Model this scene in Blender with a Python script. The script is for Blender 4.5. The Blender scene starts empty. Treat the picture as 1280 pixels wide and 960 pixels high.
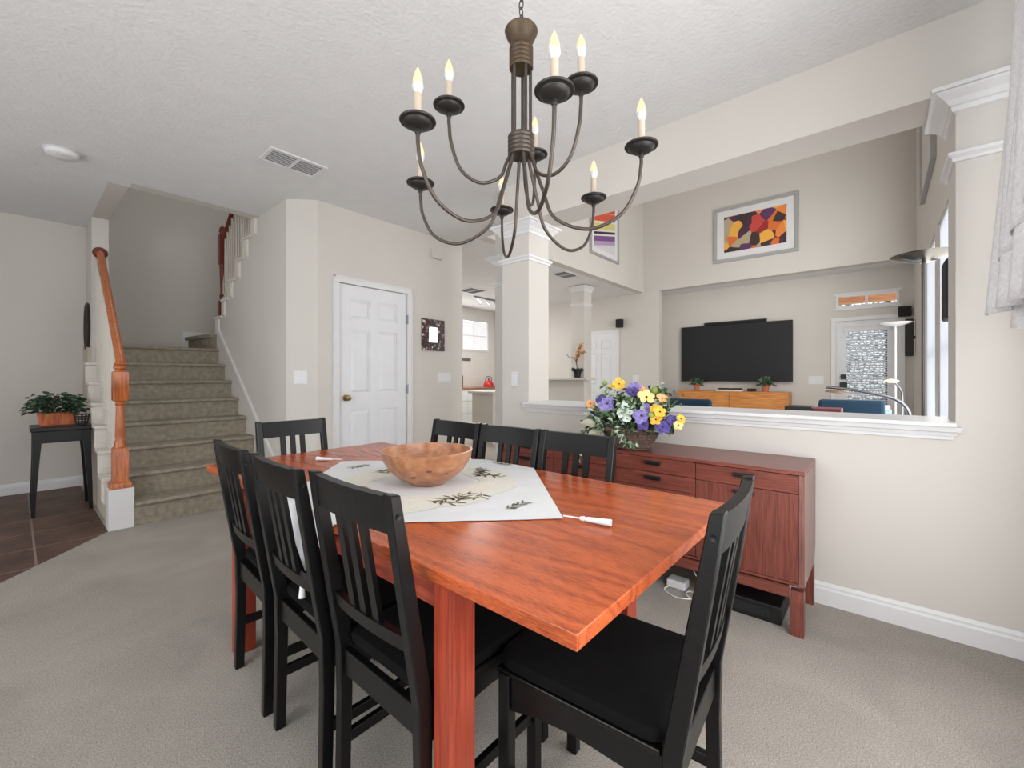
import bpy, bmesh, math, random
from mathutils import Vector, Matrix
PI = math.pi
S = bpy.context.scene
C = S.collection
# ---------------------------------------------------------------- camera
cam = bpy.data.cameras.new('camera'); camo = bpy.data.objects.new('camera', cam); C.objects.link(camo)
camo.location = (0, 0, 1.15); camo.rotation_euler = (PI/2, 0, math.radians(-49.3))
cam.sensor_width = 36; cam.lens = 535/1280*36; cam.shift_y = -9/1280; cam.clip_start = 0.05
S.camera = camo
# ---------------------------------------------------------------- world and lights
w = bpy.data.worlds.new('sky'); S.world = w; w.use_nodes = True
w.node_tree.nodes['Background'].inputs[0].default_value = (0.95, 0.97, 1.0, 1)
w.node_tree.nodes['Background'].inputs[1].default_value = 3.2
def area(name, loc, rot, sx, sy, power, col=(1, 1, 1)):
    l = bpy.data.lights.new(name, 'AREA'); l.shape = 'RECTANGLE'; l.size = sx; l.size_y = sy; l.energy = power; l.color = col
    o = bpy.data.objects.new(name, l); C.objects.link(o); o.location = loc; o.rotation_euler = rot; return o
area('daylight_dining_window', (1.0, -0.57, 1.35), (PI/2, 0, 0), 2.0, 1.9, 27, (1, .985, .965))
area('added_side_daylight', (-1.85, 0.9, 1.45), (PI/2, 0, -PI/2), 2.4, 2.0, 29, (.97, .98, 1))  # added soft daylight from the unseen side, no window known there
area('added_entry_daylight', (-1.85, 4.2, 1.4), (PI/2, 0, -PI/2), 0.9, 1.8, 3, (.95, .97, 1))  # weak fill added on the unseen entry side
area('daylight_living_window', (5.0, -0.30, 2.1), (PI/2, 0, 0), 3.6, 3.4, 105, (1, .99, .97))
area('daylight_kitchen_window', (6.2, 7.1, 1.9), (PI/2, 0, PI), 2.0, 1.0, 18, (1, 1, 1))
area('added_kitchen_fill', (5.6, 5.6, 2.70), (0, 0, 0), 1.2, 1.2, 42, (1, .99, .96))  # broad panel added to brighten the kitchen, apart from the track light
area('added_stairwell_fill', (1.6, 5.8, 4.9), (0, 0, 0), 1.4, 1.4, 11, (1, 1, 1))  # overhead fill added in the stairwell, the ceiling above it is closed
S.view_settings.view_transform = 'Standard'; S.view_settings.look = 'None'; S.view_settings.gamma = 1
S.view_settings.use_curve_mapping = False
S.view_settings.exposure = 0.09
S.cycles.max_bounces = 10; S.cycles.diffuse_bounces = 6

# ---------------------------------------------------------------- materials
def lin(c):
    return tuple(((v/255)/12.92 if v/255 <= .04045 else ((v/255+.055)/1.055)**2.4) for v in c) + (1,)
MATS = {}
def mat(name, rgb, rough=.6, metal=0, spec=.5, bump=0, bscale=100, var=0, vscale=8, coat=0, detail=3, trans=None):
    if name in MATS: return MATS[name]
    m = bpy.data.materials.new(name); m.use_nodes = True; nt = m.node_tree; b = nt.nodes['Principled BSDF']
    b.inputs['Base Color'].default_value = lin(rgb); b.inputs['Roughness'].default_value = rough
    b.inputs['Metallic'].default_value = metal; b.inputs['Specular IOR Level'].default_value = spec
    b.inputs['Coat Weight'].default_value = coat
    tc = nt.nodes.new('ShaderNodeTexCoord')
    if var or True:
        n = nt.nodes.new('ShaderNodeTexNoise'); n.inputs['Scale'].default_value = vscale; n.inputs['Detail'].default_value = detail
        nt.links.new(tc.outputs['Object'], n.inputs['Vector'])
        r = nt.nodes.new('ShaderNodeValToRGB'); v = max(var, .02)
        c = lin(rgb)
        r.color_ramp.elements[0].position = .3; r.color_ramp.elements[1].position = .7
        r.color_ramp.elements[0].color = tuple(x*(1-v) for x in c[:3]) + (1,)
        r.color_ramp.elements[1].color = tuple(min(1, x*(1+v)) for x in c[:3]) + (1,)
        nt.links.new(n.outputs['Fac'], r.inputs[0]); nt.links.new(r.outputs[0], b.inputs['Base Color'])
    if bump:
        n2 = nt.nodes.new('ShaderNodeTexNoise'); n2.inputs['Scale'].default_value = bscale; n2.inputs['Detail'].default_value = 4
        nt.links.new(tc.outputs['Object'], n2.inputs['Vector'])
        bp = nt.nodes.new('ShaderNodeBump'); bp.inputs['Strength'].default_value = bump; bp.inputs['Distance'].default_value = .01
        nt.links.new(n2.outputs['Fac'], bp.inputs['Height']); nt.links.new(bp.outputs[0], b.inputs['Normal'])
    MATS[name] = m; return m
def wood(name, dark, light, axis, rough=.35, fine=60, along=2.5, coat=0, spec=.5, cath=0):
    if name in MATS: return MATS[name]
    m = mat(name, light, rough, spec=spec, coat=coat); nt = m.node_tree; b = nt.nodes['Principled BSDF']
    tc = nt.nodes.new('ShaderNodeTexCoord'); mp = nt.nodes.new('ShaderNodeMapping')
    sc = [fine]*3; sc['xyz'.index(axis)] = along; mp.inputs['Scale'].default_value = sc
    nt.links.new(tc.outputs['Object'], mp.inputs[0])
    n = nt.nodes.new('ShaderNodeTexNoise'); n.inputs['Scale'].default_value = 1.6; n.inputs['Detail'].default_value = 6; n.inputs['Roughness'].default_value = .65
    nt.links.new(mp.outputs[0], n.inputs['Vector'])
    fac = n.outputs['Fac']
    # broad rings
    mp2 = nt.nodes.new('ShaderNodeMapping'); s2 = [5.0]*3; s2['xyz'.index(axis)] = .8; mp2.inputs['Scale'].default_value = s2
    nt.links.new(tc.outputs['Object'], mp2.inputs[0])
    n2 = nt.nodes.new('ShaderNodeTexNoise'); n2.inputs['Scale'].default_value = 1.0; n2.inputs['Detail'].default_value = 1
    nt.links.new(mp2.outputs[0], n2.inputs['Vector'])
    mu = nt.nodes.new('ShaderNodeMath'); mu.operation = 'MULTIPLY'; mu.inputs[1].default_value = 26
    nt.links.new(n2.outputs['Fac'], mu.inputs[0])
    si = nt.nodes.new('ShaderNodeMath'); si.operation = 'PINGPONG'; si.inputs[1].default_value = 1
    nt.links.new(mu.outputs[0], si.inputs[0])
    mx = nt.nodes.new('ShaderNodeMath'); mx.operation = 'MULTIPLY_ADD'; mx.inputs[1].default_value = cath; 
    nt.links.new(si.outputs[0], mx.inputs[0]); nt.links.new(fac, mx.inputs[2])
    r = nt.nodes.new('ShaderNodeValToRGB'); r.color_ramp.elements[0].position = .36; r.color_ramp.elements[1].position = .62 + cath*.6
    r.color_ramp.elements[0].color = lin(dark); r.color_ramp.elements[1].color = lin(light)
    nt.links.new(mx.outputs[0], r.inputs[0]); nt.links.new(r.outputs[0], b.inputs['Base Color'])
    bp = nt.nodes.new('ShaderNodeBump'); bp.inputs['Strength'].default_value = .08; bp.inputs['Distance'].default_value = .002
    nt.links.new(fac, bp.inputs['Height']); nt.links.new(bp.outputs[0], b.inputs['Normal'])
    return m
def emis(name, rgb, s):
    m = bpy.data.materials.new(name); m.use_nodes = True; b = m.node_tree.nodes['Principled BSDF']
    b.inputs['Base Color'].default_value = lin((120, 110, 90)); b.inputs['Emission Color'].default_value = lin(rgb); b.inputs['Emission Strength'].default_value = s
    return m
WALL = mat('wall_paint', (204, 200, 194), .85, bump=.05, bscale=140, spec=.2, var=.015, vscale=1.5)
CEIL = mat('ceiling_knockdown', (222, 222, 222), .95, bump=.45, bscale=42, spec=.1)
TRIM = mat('white_trim', (218, 218, 219), .4, spec=.4)
DOORW = mat('white_door', (220, 221, 224), .38, spec=.4)
CARPET = mat('carpet', (184, 177, 168), 1, bump=.9, bscale=380, spec=.02, var=.34, vscale=210, detail=6)
_nt = CARPET.node_tree; _b = _nt.nodes['Principled BSDF']; _src = _b.inputs['Base Color'].links[0].from_socket
_tc = _nt.nodes.new('ShaderNodeTexCoord'); _n = _nt.nodes.new('ShaderNodeTexNoise'); _n.inputs['Scale'].default_value = 2.6; _n.inputs['Detail'].default_value = 5; _n.inputs['Distortion'].default_value = .6
_nt.links.new(_tc.outputs['Object'], _n.inputs['Vector']); _mr = _nt.nodes.new('ShaderNodeMapRange'); _mr.inputs[1].default_value = .3; _mr.inputs[2].default_value = .7; _mr.inputs[3].default_value = .86; _mr.inputs[4].default_value = 1.08
_nt.links.new(_n.outputs['Fac'], _mr.inputs[0]); _vm = _nt.nodes.new('ShaderNodeVectorMath'); _vm.operation = 'SCALE'; _nt.links.new(_src, _vm.inputs[0]); _nt.links.new(_mr.outputs[0], _vm.inputs['Scale']); _nt.links.new(_vm.outputs[0], _b.inputs['Base Color'])
CARPET2 = mat('stair_carpet', (164, 156, 140), 1, bump=1, bscale=260, spec=.02, var=.2, vscale=26, detail=8)
BLACK = mat('black_stain', (9, 9, 10), .36, spec=.36, var=.12, vscale=60, bump=.04, bscale=120)
CUSH = mat('black_cushion', (9, 9, 10), .9, spec=.15, bump=.12, bscale=500, var=.15, vscale=30)
TABLE = wood('table_oak', (126, 54, 28), (190, 93, 50), 'y', rough=.26, fine=230, along=22, spec=.45, cath=.2)
TABLEX = wood('table_oak_leg', (122, 44, 28), (162, 66, 44), 'z', rough=.35, fine=80, along=3, cath=.08)
SIDE = wood('sideboard_veneer', (92, 48, 40), (132, 72, 60), 'z', rough=.35, fine=110, along=4, cath=.05)
SIDEY = wood('sideboard_veneer_long', (94, 48, 40), (134, 73, 60), 'y', rough=.3, fine=110, along=3, cath=.05)
SIDEG = wood('sideboard_side', (104, 68, 62), (140, 98, 90), 'z', rough=.3, fine=70, along=4)
OAK = wood('oak_newel', (140, 74, 34), (196, 112, 62), 'z', rough=.3, fine=50, along=4)
CHERRY = wood('cherry_rail', (84, 34, 22), (120, 52, 36), 'z', rough=.35, fine=50, along=4)
BRONZE = mat('bronze', (84, 76, 70), .42, metal=.75, var=.15, vscale=30)
BRONZED = mat('bronze_dark', (50, 48, 46), .45, metal=.6, var=.1)
COPPER = mat('aged_copper', (82, 68, 52), .5, metal=.6, var=.25, vscale=25)
IVORY = mat('candle_sleeve', (178, 164, 146), .6)
BULBW = mat('bulb_white', (205, 205, 203), .4)
GLOW = emis('bulb_glow', (255, 234, 184), .85)
STEEL = mat('steel', (150, 150, 152), .3, metal=.9)
BRASS = mat('aged_brass', (150, 130, 92), .3, metal=.9)
DARK = mat('matte_black', (16, 16, 18), .5)
SCREEN = mat('tv_screen', (34, 35, 37), .45, spec=.3)
ORANGEW = wood('orange_console', (176, 108, 50), (214, 146, 78), 'y', rough=.4, fine=40, along=3)
GREYW = mat('grey_paint', (196, 193, 188), .8)  # even grey for the ledge, small fittings and blank picture
BLUEF = mat('blue_fabric', (22, 52, 74), .9, bump=.3, bscale=300)
TERRA = mat('terracotta', (188, 112, 84), .8, var=.1)
GREEN1 = mat('leaf_dark', (46, 66, 50), .6, var=.3, vscale=20)
GREEN2 = mat('leaf_mid', (92, 122, 84), .6, var=.3, vscale=20)
GREEN3 = mat('leaf_pale', (176, 192, 166), .6, var=.25, vscale=40)
WICK = mat('wicker', (104, 84, 74), .8, bump=.8, bscale=90, var=.4, vscale=70)

# ---------------------------------------------------------------- helpers
def nb(): return bmesh.new()
def obj(name, bm, m, parent=None, smooth=False, world=False):
    me = bpy.data.meshes.new(name)
    if smooth:
        for f in bm.faces: f.smooth = True
    if world and parent is not None:
        mw = parent_matrix(parent).inverted(); bm.transform(mw)
    o = bpy.data.objects.new(name, me); C.objects.link(o)
    if parent is None and not world:
        lo = Vector([min(v.co[i] for v in bm.verts) for i in range(3)]); hi = Vector([max(v.co[i] for v in bm.verts) for i in range(3)])
        c = Vector(((lo.x+hi.x)/2, (lo.y+hi.y)/2, lo.z)); bmesh.ops.translate(bm, verts=bm.verts, vec=-c); o.location = c
    bm.to_mesh(me); bm.free()
    for mm in (m if isinstance(m, (list, tuple)) else [m]): me.materials.append(mm)
    if smooth:
        md = o.modifiers.new('edge', 'EDGE_SPLIT'); md.split_angle = math.radians(40)
    if parent: o.parent = parent
    return o
def parent_matrix(p):
    m = Matrix.Identity(4)
    while p is not None:
        m = Matrix.LocRotScale(p.location, p.rotation_euler, p.scale) @ m; p = p.parent
    return m
def thing(name, label, cat, loc=(0, 0, 0), rz=0, group=None):
    o = bpy.data.objects.new(name, None); C.objects.link(o); o.empty_display_size = .05
    o.location = loc; o.rotation_euler = (0, 0, rz); tag(o, label, cat, group); return o
def tag(o, label, cat, group=None):
    o['label'] = label; o['category'] = cat
    if group: o['group'] = group
    return o
def struct(name, bm, m, label, parent=None, world=True, smooth=False, cat=None):
    o = obj(name, bm, m, parent, smooth=smooth, world=(parent is not None and world))
    if parent is None:
        o['kind'] = 'structure'; o['label'] = label
        o['category'] = cat or ''.join(ch for ch in name.split('_')[0])
    return o
def sempty(name, label, loc, cat):
    o = bpy.data.objects.new(name, None); C.objects.link(o); o.location = loc; o['kind'] = 'structure'; o['label'] = label; o['category'] = cat; return o
def box(bm, x0, x1, y0, y1, z0, z1, bev=0, mi=0, M=None):
    vs = [bm.verts.new((x, y, z)) for z in (z0, z1) for y in (y0, y1) for x in (x0, x1)]
    fs = [bm.faces.new([vs[i] for i in f]) for f in ((0, 2, 3, 1), (4, 5, 7, 6), (0, 1, 5, 4), (2, 6, 7, 3), (0, 4, 6, 2), (1, 3, 7, 5))]
    for f in fs: f.material_index = mi
    if bev:
        r = bmesh.ops.bevel(bm, geom=list({e for f in fs for e in f.edges}), offset=bev, segments=2, affect='EDGES', profile=.5)
        fs2 = r['faces']; vs = list({v for f in fs2 for v in f.verts} | {v for v in vs if v.is_valid})
        for f in fs2: f.material_index = mi
    if M is not None: bmesh.ops.transform(bm, matrix=M, verts=[v for v in vs if v.is_valid])
    return bm
def loft(bm, loops, cap=True, mi=0, closed=True):
    rows = [[bm.verts.new(p) for p in L] for L in loops]
    n = len(rows[0])
    for a, b in zip(rows, rows[1:]):
        for i in range(n if closed else n-1):
            j = (i+1) % n
            f = bm.faces.new((a[i], a[j], b[j], b[i])); f.material_index = mi
    if cap:
        for r in (rows[0][::-1], rows[-1]):
            f = bm.faces.new(r); f.material_index = mi
    return rows
def rect(bm, x0, x1, y0, y1, prof, mi=0):
    return loft(bm, [[(x0-o, y0-o, z), (x1+o, y0-o, z), (x1+o, y1+o, z), (x0-o, y1+o, z)] for z, o in prof], mi=mi)
def lathe(bm, prof, n=24, c=(0, 0), mi=0, M=None, cap=True):
    rows = loft(bm, [[(c[0]+r*math.cos(2*PI*i/n), c[1]+r*math.sin(2*PI*i/n), z) for i in range(n)] for r, z in prof], cap=cap, mi=mi)
    if M is not None: bmesh.ops.transform(bm, matrix=M, verts=[v for r in rows for v in r])
    return rows
def tube(bm, pts, r, n=8, mi=0, cap=True):
    pts = [Vector(p) for p in pts]; rr = r if isinstance(r, (list, tuple)) else [r]*len(pts)
    up = Vector((0, 0, 1)); t0 = (pts[1]-pts[0]).normalized()
    if abs(t0.dot(up)) > .95: up = Vector((1, 0, 0))
    u = t0.cross(up).normalized(); loops = []
    for i, p in enumerate(pts):
        t = (pts[min(i+1, len(pts)-1)] - pts[max(i-1, 0)]).normalized()
        u = (u - t*u.dot(t)).normalized(); v = t.cross(u)
        loops.append([p + (u*math.cos(2*PI*k/n) + v*math.sin(2*PI*k/n))*rr[i] for k in range(n)])
    loft(bm, loops, cap=cap, mi=mi); return bm
def prism(bm, poly, axis, a, b, mi=0):
    def P(p, t):
        return {'x': (t, p[0], p[1]), 'y': (p[0], t, p[1]), 'z': (p[0], p[1], t)}[axis]
    va = [bm.verts.new(P(p, a)) for p in poly]; vb = [bm.verts.new(P(p, b)) for p in poly]; n = len(poly)
    for i in range(n):
        j = (i+1) % n; f = bm.faces.new((va[i], va[j], vb[j], vb[i])); f.material_index = mi
    for f in (bm.faces.new(va[::-1]), bm.faces.new(vb)): f.material_index = mi
    bmesh.ops.recalc_face_normals(bm, faces=bm.faces)
    return bm
def bez(ps, n=16):
    P = [Vector(p) for p in ps]; out = []
    for k in range(n+1):
        t = k/n; Q = P[:]
        while len(Q) > 1: Q = [Q[i]*(1-t)+Q[i+1]*t for i in range(len(Q)-1)]
        out.append(Q[0])
    return out
def catmull(ps, n=6):
    P = [Vector(p) for p in ps]; P = [2*P[0]-P[1]] + P + [2*P[-1]-P[-2]]; out = []
    for i in range(1, len(P)-2):
        for k in range(n):
            t = k/n
            out.append(.5*((2*P[i]) + (P[i+1]-P[i-1])*t + (2*P[i-1]-5*P[i]+4*P[i+1]-P[i+2])*t*t + (3*P[i]-P[i-1]-3*P[i+1]+P[i+2])*t**3))
    out.append(P[-2]); return out
def leaf(bm, p, d, L, W, mi=0, up=None, fold=.25):
    d = Vector(d).normalized(); up = Vector(up) if up else Vector((random.uniform(-1, 1), random.uniform(-1, 1), random.uniform(.2, 1)))
    s = d.cross(up)
    if s.length < 1e-4: s = d.cross(Vector((1, 0, 0)))
    s.normalize(); nrm = s.cross(d).normalized(); p = Vector(p)
    a = bm.verts.new(p); t = bm.verts.new(p+d*L - nrm*L*.12)
    m1 = bm.verts.new(p+d*L*.35); m2 = bm.verts.new(p+d*L*.7 - nrm*L*.03)
    for sg in (1, -1):
        e1 = bm.verts.new(p+d*L*.3+s*W*.5*sg+nrm*W*fold); e2 = bm.verts.new(p+d*L*.65+s*W*.42*sg+nrm*W*fold*.8)
        for q in ((a, e1, m1), (m1, e1, e2, m2), (m2, e2, t)):
            f = bm.faces.new(q if sg > 0 else q[::-1]); f.material_index = mi
def copy_tree(o, parent=None):
    c = o.copy(); C.objects.link(c); c.parent = parent
    for ch in list(KIDS.get(o.name, [])) or [x for x in bpy.data.objects if x.parent == o]:
        if ch is not c: copy_tree(ch, c)
    return c
KIDS = {}

# ================================================================ STRUCTURE
H = 2.74; HT = 5.2
# floors
bm = nb(); vs = [bm.verts.new((x, y, 0)) for x, y in ((-2.0, -.75), (8.6, -.75), (8.6, 7.5), (.455, 7.5), (.455, 4.35), (-.05, 3.72), (-2.0, 1.29))]
f = bm.faces.new(vs); r = bmesh.ops.extrude_face_region(bm, geom=[f])
bmesh.ops.translate(bm, verts=[v for v in r['geom'] if isinstance(v, bmesh.types.BMVert)], vec=(0, 0, -.1))
bmesh.ops.recalc_face_normals(bm, faces=bm.faces)
struct('floor', bm, CARPET, 'beige grey carpeted floor of the dining room')
TILE = mat('slate_tile', (88, 66, 56), .5, bump=.25, bscale=30, var=.3, vscale=6, spec=.35)
nt = TILE.node_tree; b = nt.nodes['Principled BSDF']; src = b.inputs['Base Color'].links[0].from_socket
tc = nt.nodes.new('ShaderNodeTexCoord'); mp = nt.nodes.new('ShaderNodeMapping'); nt.links.new(tc.outputs['Object'], mp.inputs[0])
mp.inputs['Rotation'].default_value = (0, 0, 0)
bt = nt.nodes.new('ShaderNodeTexBrick'); bt.offset = 0; bt.inputs['Scale'].default_value = 1; bt.inputs['Brick Width'].default_value = .43; bt.inputs['Row Height'].default_value = .43
bt.inputs['Mortar Size'].default_value = .006; bt.inputs['Mortar'].default_value = lin((132, 118, 106)); nt.links.new(mp.outputs[0], bt.inputs['Vector'])
nt.links.new(src, bt.inputs['Color1']); nt.links.new(src, bt.inputs['Color2']); nt.links.new(bt.outputs[0], b.inputs['Base Color'])
bm = nb(); prism(bm, ((-2.0, 1.28), (-.05, 3.71), (.455, 4.34), (.455, 6.5), (-2.0, 6.5)), 'z', -.1, -.004)
struct('floor_tile', bm, TILE, 'dark brown tiled entry floor beside the staircase')
# ceiling
bm = nb()
for b6 in ((-2.0, 2.95, -.75, 4.78), (-2.0, .62, 4.78, 6.5), (2.95, 3.5, 2.41, 4.78), (3.5, 8.5, 3.4, 7.4), (2.70, 3.5, 4.78, 7.4), (7.76, 8.5, -.5, 3.4)):
    box(bm, b6[0], b6[1], b6[2], b6[3], H, H+.25)
struct('ceiling', bm, CEIL, 'white knockdown textured ceiling over dining room and hall')
bm = nb(); box(bm, 2.7, 8.6, -.6, 3.6, HT, HT+.1); struct('ceiling_living', bm, CEIL, 'high ceiling of the living room')
bm = nb(); box(bm, .4, 2.9, 4.6, 7.1, HT, HT+.1); struct('ceiling_stairwell', bm, CEIL, 'upper ceiling over the stairwell')
# right wall with opening
XW, XB = 2.68, 2.95
bm = nb()
box(bm, XW, XB, -.75, 2.41, 0, .93)
box(bm, XW, XB, -.75, -.25, .93, H)
box(bm, XW, XB, 2.13, 2.41, .93, H)
box(bm, XW, XB, -.25, 2.13, 2.40, H)
box(bm, XW+.02, XB+.004, -.75, 3.4, H+.25, HT); box(bm, XB, XB+.004, -.75, 2.41, 2.45, H+.26)
struct('wall_right', bm, WALL, 'pale grey half wall with wide opening, square column and pillar')
crown = [(2.30, .0), (2.305, .012), (2.325, .015), (2.33, .022), (2.35, .035), (2.375, .062), (2.382, .066), (2.383, .078), (2.399, .08)]
ring = [(2.085, 0), (2.087, .01), (2.10, .012), (2.112, .024), (2.125, .026), (2.128, .006)]
bm = nb(); rect(bm, XW, XB, 2.13, 2.41, crown); rect(bm, XW, XB, 2.13, 2.41, ring); struct('trim_1', bm, TRIM, 'white crown capital and collar moulding on the square column')
bm = nb(); rect(bm, XW, XB, -.74, -.25, crown); rect(bm, XW, XB, -.74, -.25, ring); struct('trim_2', bm, TRIM, 'white crown capital and collar moulding on the wall beside curtain')
bm = nb(); sy0, sy1 = -.25, 2.13
box(bm, XW-.055, XB+.06, sy0-.0, sy1+.02, .932, .952, .004)
rect(bm, XW, XB, sy0+.02, sy1, [(.872, .004), (.874, .012), (.888, .014), (.89, .02), (.905, .026), (.91, .034), (.931, .04)])
struct('trim_3', bm, TRIM, 'long white sill ledge on the half wall')
bm = nb()
prism(bm, ((0, 0), (-.016, 0), (-.016, .075), (-.012, .085), (-.012, .095), (-.004, .108), (0, .108)), 'y', -.74, 2.41)
bmesh.ops.translate(bm, verts=bm.verts, vec=(XW, 0, 0))
struct('baseboard_right', bm, TRIM, 'white baseboard along the half wall')
# second column in the hall
bm = nb(); box(bm, 3.30, 3.55, 2.80, 3.07, 0, H); struct('wall_hall_column', bm, WALL, 'second square column behind the first', cat='column')
bm = nb(); rect(bm, 3.30, 3.55, 2.80, 3.07, crown); rect(bm, 3.30, 3.55, 2.80, 3.07, ring)
struct('trim_4', bm, TRIM, 'white capital and collar on the second column')
# stairwell side wall, facet and door wall
bm = nb()
steps = [(4.03, 0), (6.05, 0)]
z = 1.865
for k in range(8):
    y = 6.05-.236*k
    if y < 4.3: break
    steps += [(y, z+.186*k-.03), (y-.236, z+.186*k-.03)]
steps = [(y, zz) for y, zz in steps]
ytop = steps[-1][0]; steps += [(4.03, steps[-1][1])]
steps2 = []
for p in steps:
    if not steps2 or p != steps2[-1]: steps2.append(p)
prism(bm, steps2, 'x', 1.585, 1.70)
struct('wall_stair_side', bm, WALL, 'grey wall beside the carpeted stairs')
bm = nb(); prism(bm, ((1.585, 4.03), (1.78, 3.84), (1.86, 3.96), (1.70, 4.12)), 'z', 0, H); struct('wall_corner', bm, WALL, 'narrow angled wall between stairs and closet door')
DX0, DX1, DH = 1.965, 2.685, 2.035   # closet door opening
DX0, DX1 = 1.98, 2.74
bm = nb()
box(bm, 1.78, DX0, 3.84, 3.96, 0, H); box(bm, DX1, 3.54, 3.84, 3.96, 0, H); box(bm, DX0, DX1, 3.84, 3.96, DH, H)
box(bm, 3.42, 3.54, 3.96, 7.24, 0, H)
struct('wall_left', bm, WALL, 'pale grey wall with the closet door')
# closet door
dd = sempty('door_1', 'white six panel closet door with white casing and brass knob', ((DX0+DX1)/2, 3.84, 0), 'door')
def six_panel(parent, W, Hh, name='door_panel', M=None, m=DOORW):
    bm = nb(); t = .035
    st = .11; mid = W/2
    zs = [(.24, .82), (.98, 1.60), (1.70, Hh-.13)]
    xs = [(st, mid-.045), (mid+.045, W-st)]
    box(bm, 0, W, .012, t, 0, Hh)
    # rails and stiles
    for (a, b_) in ((0, st), (mid-.045, mid+.045), (W-st, W)): box(bm, a, b_, 0, .014, 0, Hh)
    zz = [0] + [v for p in zs for v in p] + [Hh]
    for i in range(0, len(zz), 2):
        for (xa, xb) in xs: box(bm, xa, xb, 0, .014, zz[i], zz[i+1])
    for (xa, xb) in xs:
        for (za, zb) in zs:
            loft(bm, [[(xa+.012, .012, za+.012), (xb-.012, .012, za+.012), (xb-.012, .012, zb-.012), (xa+.012, .012, zb-.012)],
                      [(xa+.035, .003, za+.035), (xb-.035, .003, za+.035), (xb-.035, .003, zb-.035), (xa+.035, .003, zb-.035)]])
    bmesh.ops.recalc_face_normals(bm, faces=bm.faces)
    if M is not None: bm.transform(M)
    return obj(name, bm, m, parent)
six_panel(dd, DX1-DX0-.01, DH-.012, M=Matrix.Translation((-(DX1-DX0)/2+.005, .012, .008)))
bm = nb(); hw = (DX1-DX0)/2; cw = .06
for s in (-1, 1): box(bm, s*(hw+cw/2)-cw/2, s*(hw+cw/2)+cw/2, -.018, 0, 0, DH, .004)
box(bm, -hw-cw, hw+cw, -.018, 0, DH, DH+cw, .004)
for s in (-1, 1): box(bm, s*(hw+cw-.008)-.006, s*(hw+cw-.008)+.006, -.024, -.018, 0, DH+cw)
box(bm, -hw-cw, hw+cw, -.024, -.018, DH+cw-.014, DH+cw)
obj('door_casing', bm, TRIM, dd)
bm = nb(); lathe(bm, [(.001, 0), (.032, 0), (.032, .008), (.012, .012), (.011, .03), (.026, .04), (.029, .052), (.024, .064), (.001, .07)], 20, M=Matrix.Translation((-hw+.075, .012, .95)) @ Matrix.Rotation(PI/2, 4, 'X'))
obj('door_knob', bm, BRASS, dd, smooth=True)
for zz in (1.76, 1.02, .25):
    bm = nb(); box(bm, hw-.006, hw+.012, -.012, .004, zz-.045, zz+.045, .002); tube(bm, [(hw+.002, -.014, zz-.05), (hw+.002, -.014, zz+.05)], .006); obj('hinge', bm, STEEL, dd)
# foyer and back walls
bm = nb(); box(bm, -2.0, .62, 6.42, 6.54, 0, H); struct('wall_entry', bm, WALL, 'grey entry wall behind the black side table')
bm = nb(); prism(bm, ((0, 0), (-.016, 0), (-.016, .075), (-.01, .095), (0, .108)), 'x', -2.0, .5); bmesh.ops.translate(bm, verts=bm.verts, vec=(0, 6.42, 0)); struct('baseboard_entry', bm, TRIM, 'white baseboard on the entry wall')
bm = nb(); box(bm, .50, .624, 5.93, 6.9, 0, H-.002); box(bm, .50, .625, 4.775, 6.9, H-.0015, HT); struct('wall_stair_left', bm, WALL, 'narrow partition end wall left of the stairs')
bm = nb(); box(bm, .5, 2.8, 6.9, 7.0, 0, HT); box(bm, 2.70, 2.8, 4.78, 6.9, 0, HT); box(bm, .63, 2.8, 4.66, 4.785, H-.0005, HT); struct('wall_stair_back', bm, WALL, 'tall grey back wall of the stairwell')
# behind the camera
bm = nb()
box(bm, -2.0, -.05, -.75, -.63, 0, H); box(bm, 2.1, XW, -.75, -.63, 0, H); box(bm, -.05, 2.1, -.75, -.63, 0, .35); box(bm, -.05, 2.1, -.75, -.63, 2.35, H)
struct('wall_window', bm, WALL, 'dining room wall with the curtained window')
bm = nb()
box(bm, -2.1, -1.98, -.75, -.35, 0, H); box(bm, -2.1, -1.98, 2.15, 3.7, 0, H); box(bm, -2.1, -1.98, 4.7, 6.54, 0, H)
for a, b_ in ((-.35, 2.15), (3.7, 4.7)): box(bm, -2.1, -1.98, a, b_, 0, .4); box(bm, -2.1, -1.98, a, b_, 2.45, H)
struct('wall_front', bm, WALL, 'front wall with unseen openings added for daylight')
# living room
bm = nb(); box(bm, 3.5, 7.755, 3.392, 3.52, H-.001, HT); struct('wall_living_upper', bm, WALL, 'upper wall of the living room with the striped picture')
bm = nb(); box(bm, 7.75, 7.9, -.5, 3.396, H-.002, HT)
box(bm, 7.76, 7.9, 3.09, 3.25, 0, H); box(bm, 7.76, 8.3, 3.25, 3.4, 0, H); box(bm, 7.76, 7.9, 3.4, 7.4, 0, H)
struct('wall_living_far', bm, WALL, 'far living room wall above the television recess')
bm = nb(); Y0, Y1 = -.21, .52   # patio door opening in the recess wall
box(bm, 8.3, 8.42, Y1, 3.4, 0, H); box(bm, 8.3, 8.42, -.5, Y0, 0, H); box(bm, 8.3, 8.42, Y0, Y1, 2.0, 2.20); box(bm, 8.3, 8.42, Y0, Y1, 2.40, H)
struct('wall_television', bm, WALL, 'recessed wall behind the television')
bm = nb()
YE = -.36
def wbox(a, b_, c, d): box(bm, a, b_, YE-.12, YE, c, d)
wbox(XB, 3.9, 0, HT); wbox(4.95, 5.2, 0, HT); wbox(6.2, 8.42, 0, HT)
for a, b_ in ((3.9, 4.95), (5.2, 6.2)): wbox(a, b_, 0, .35); wbox(a, b_, 2.4, HT)
struct('wall_exterior', bm, WALL, 'living room exterior wall with tall windows')
SHEER = mat('sheer_blind', (236, 238, 242), .8)
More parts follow.
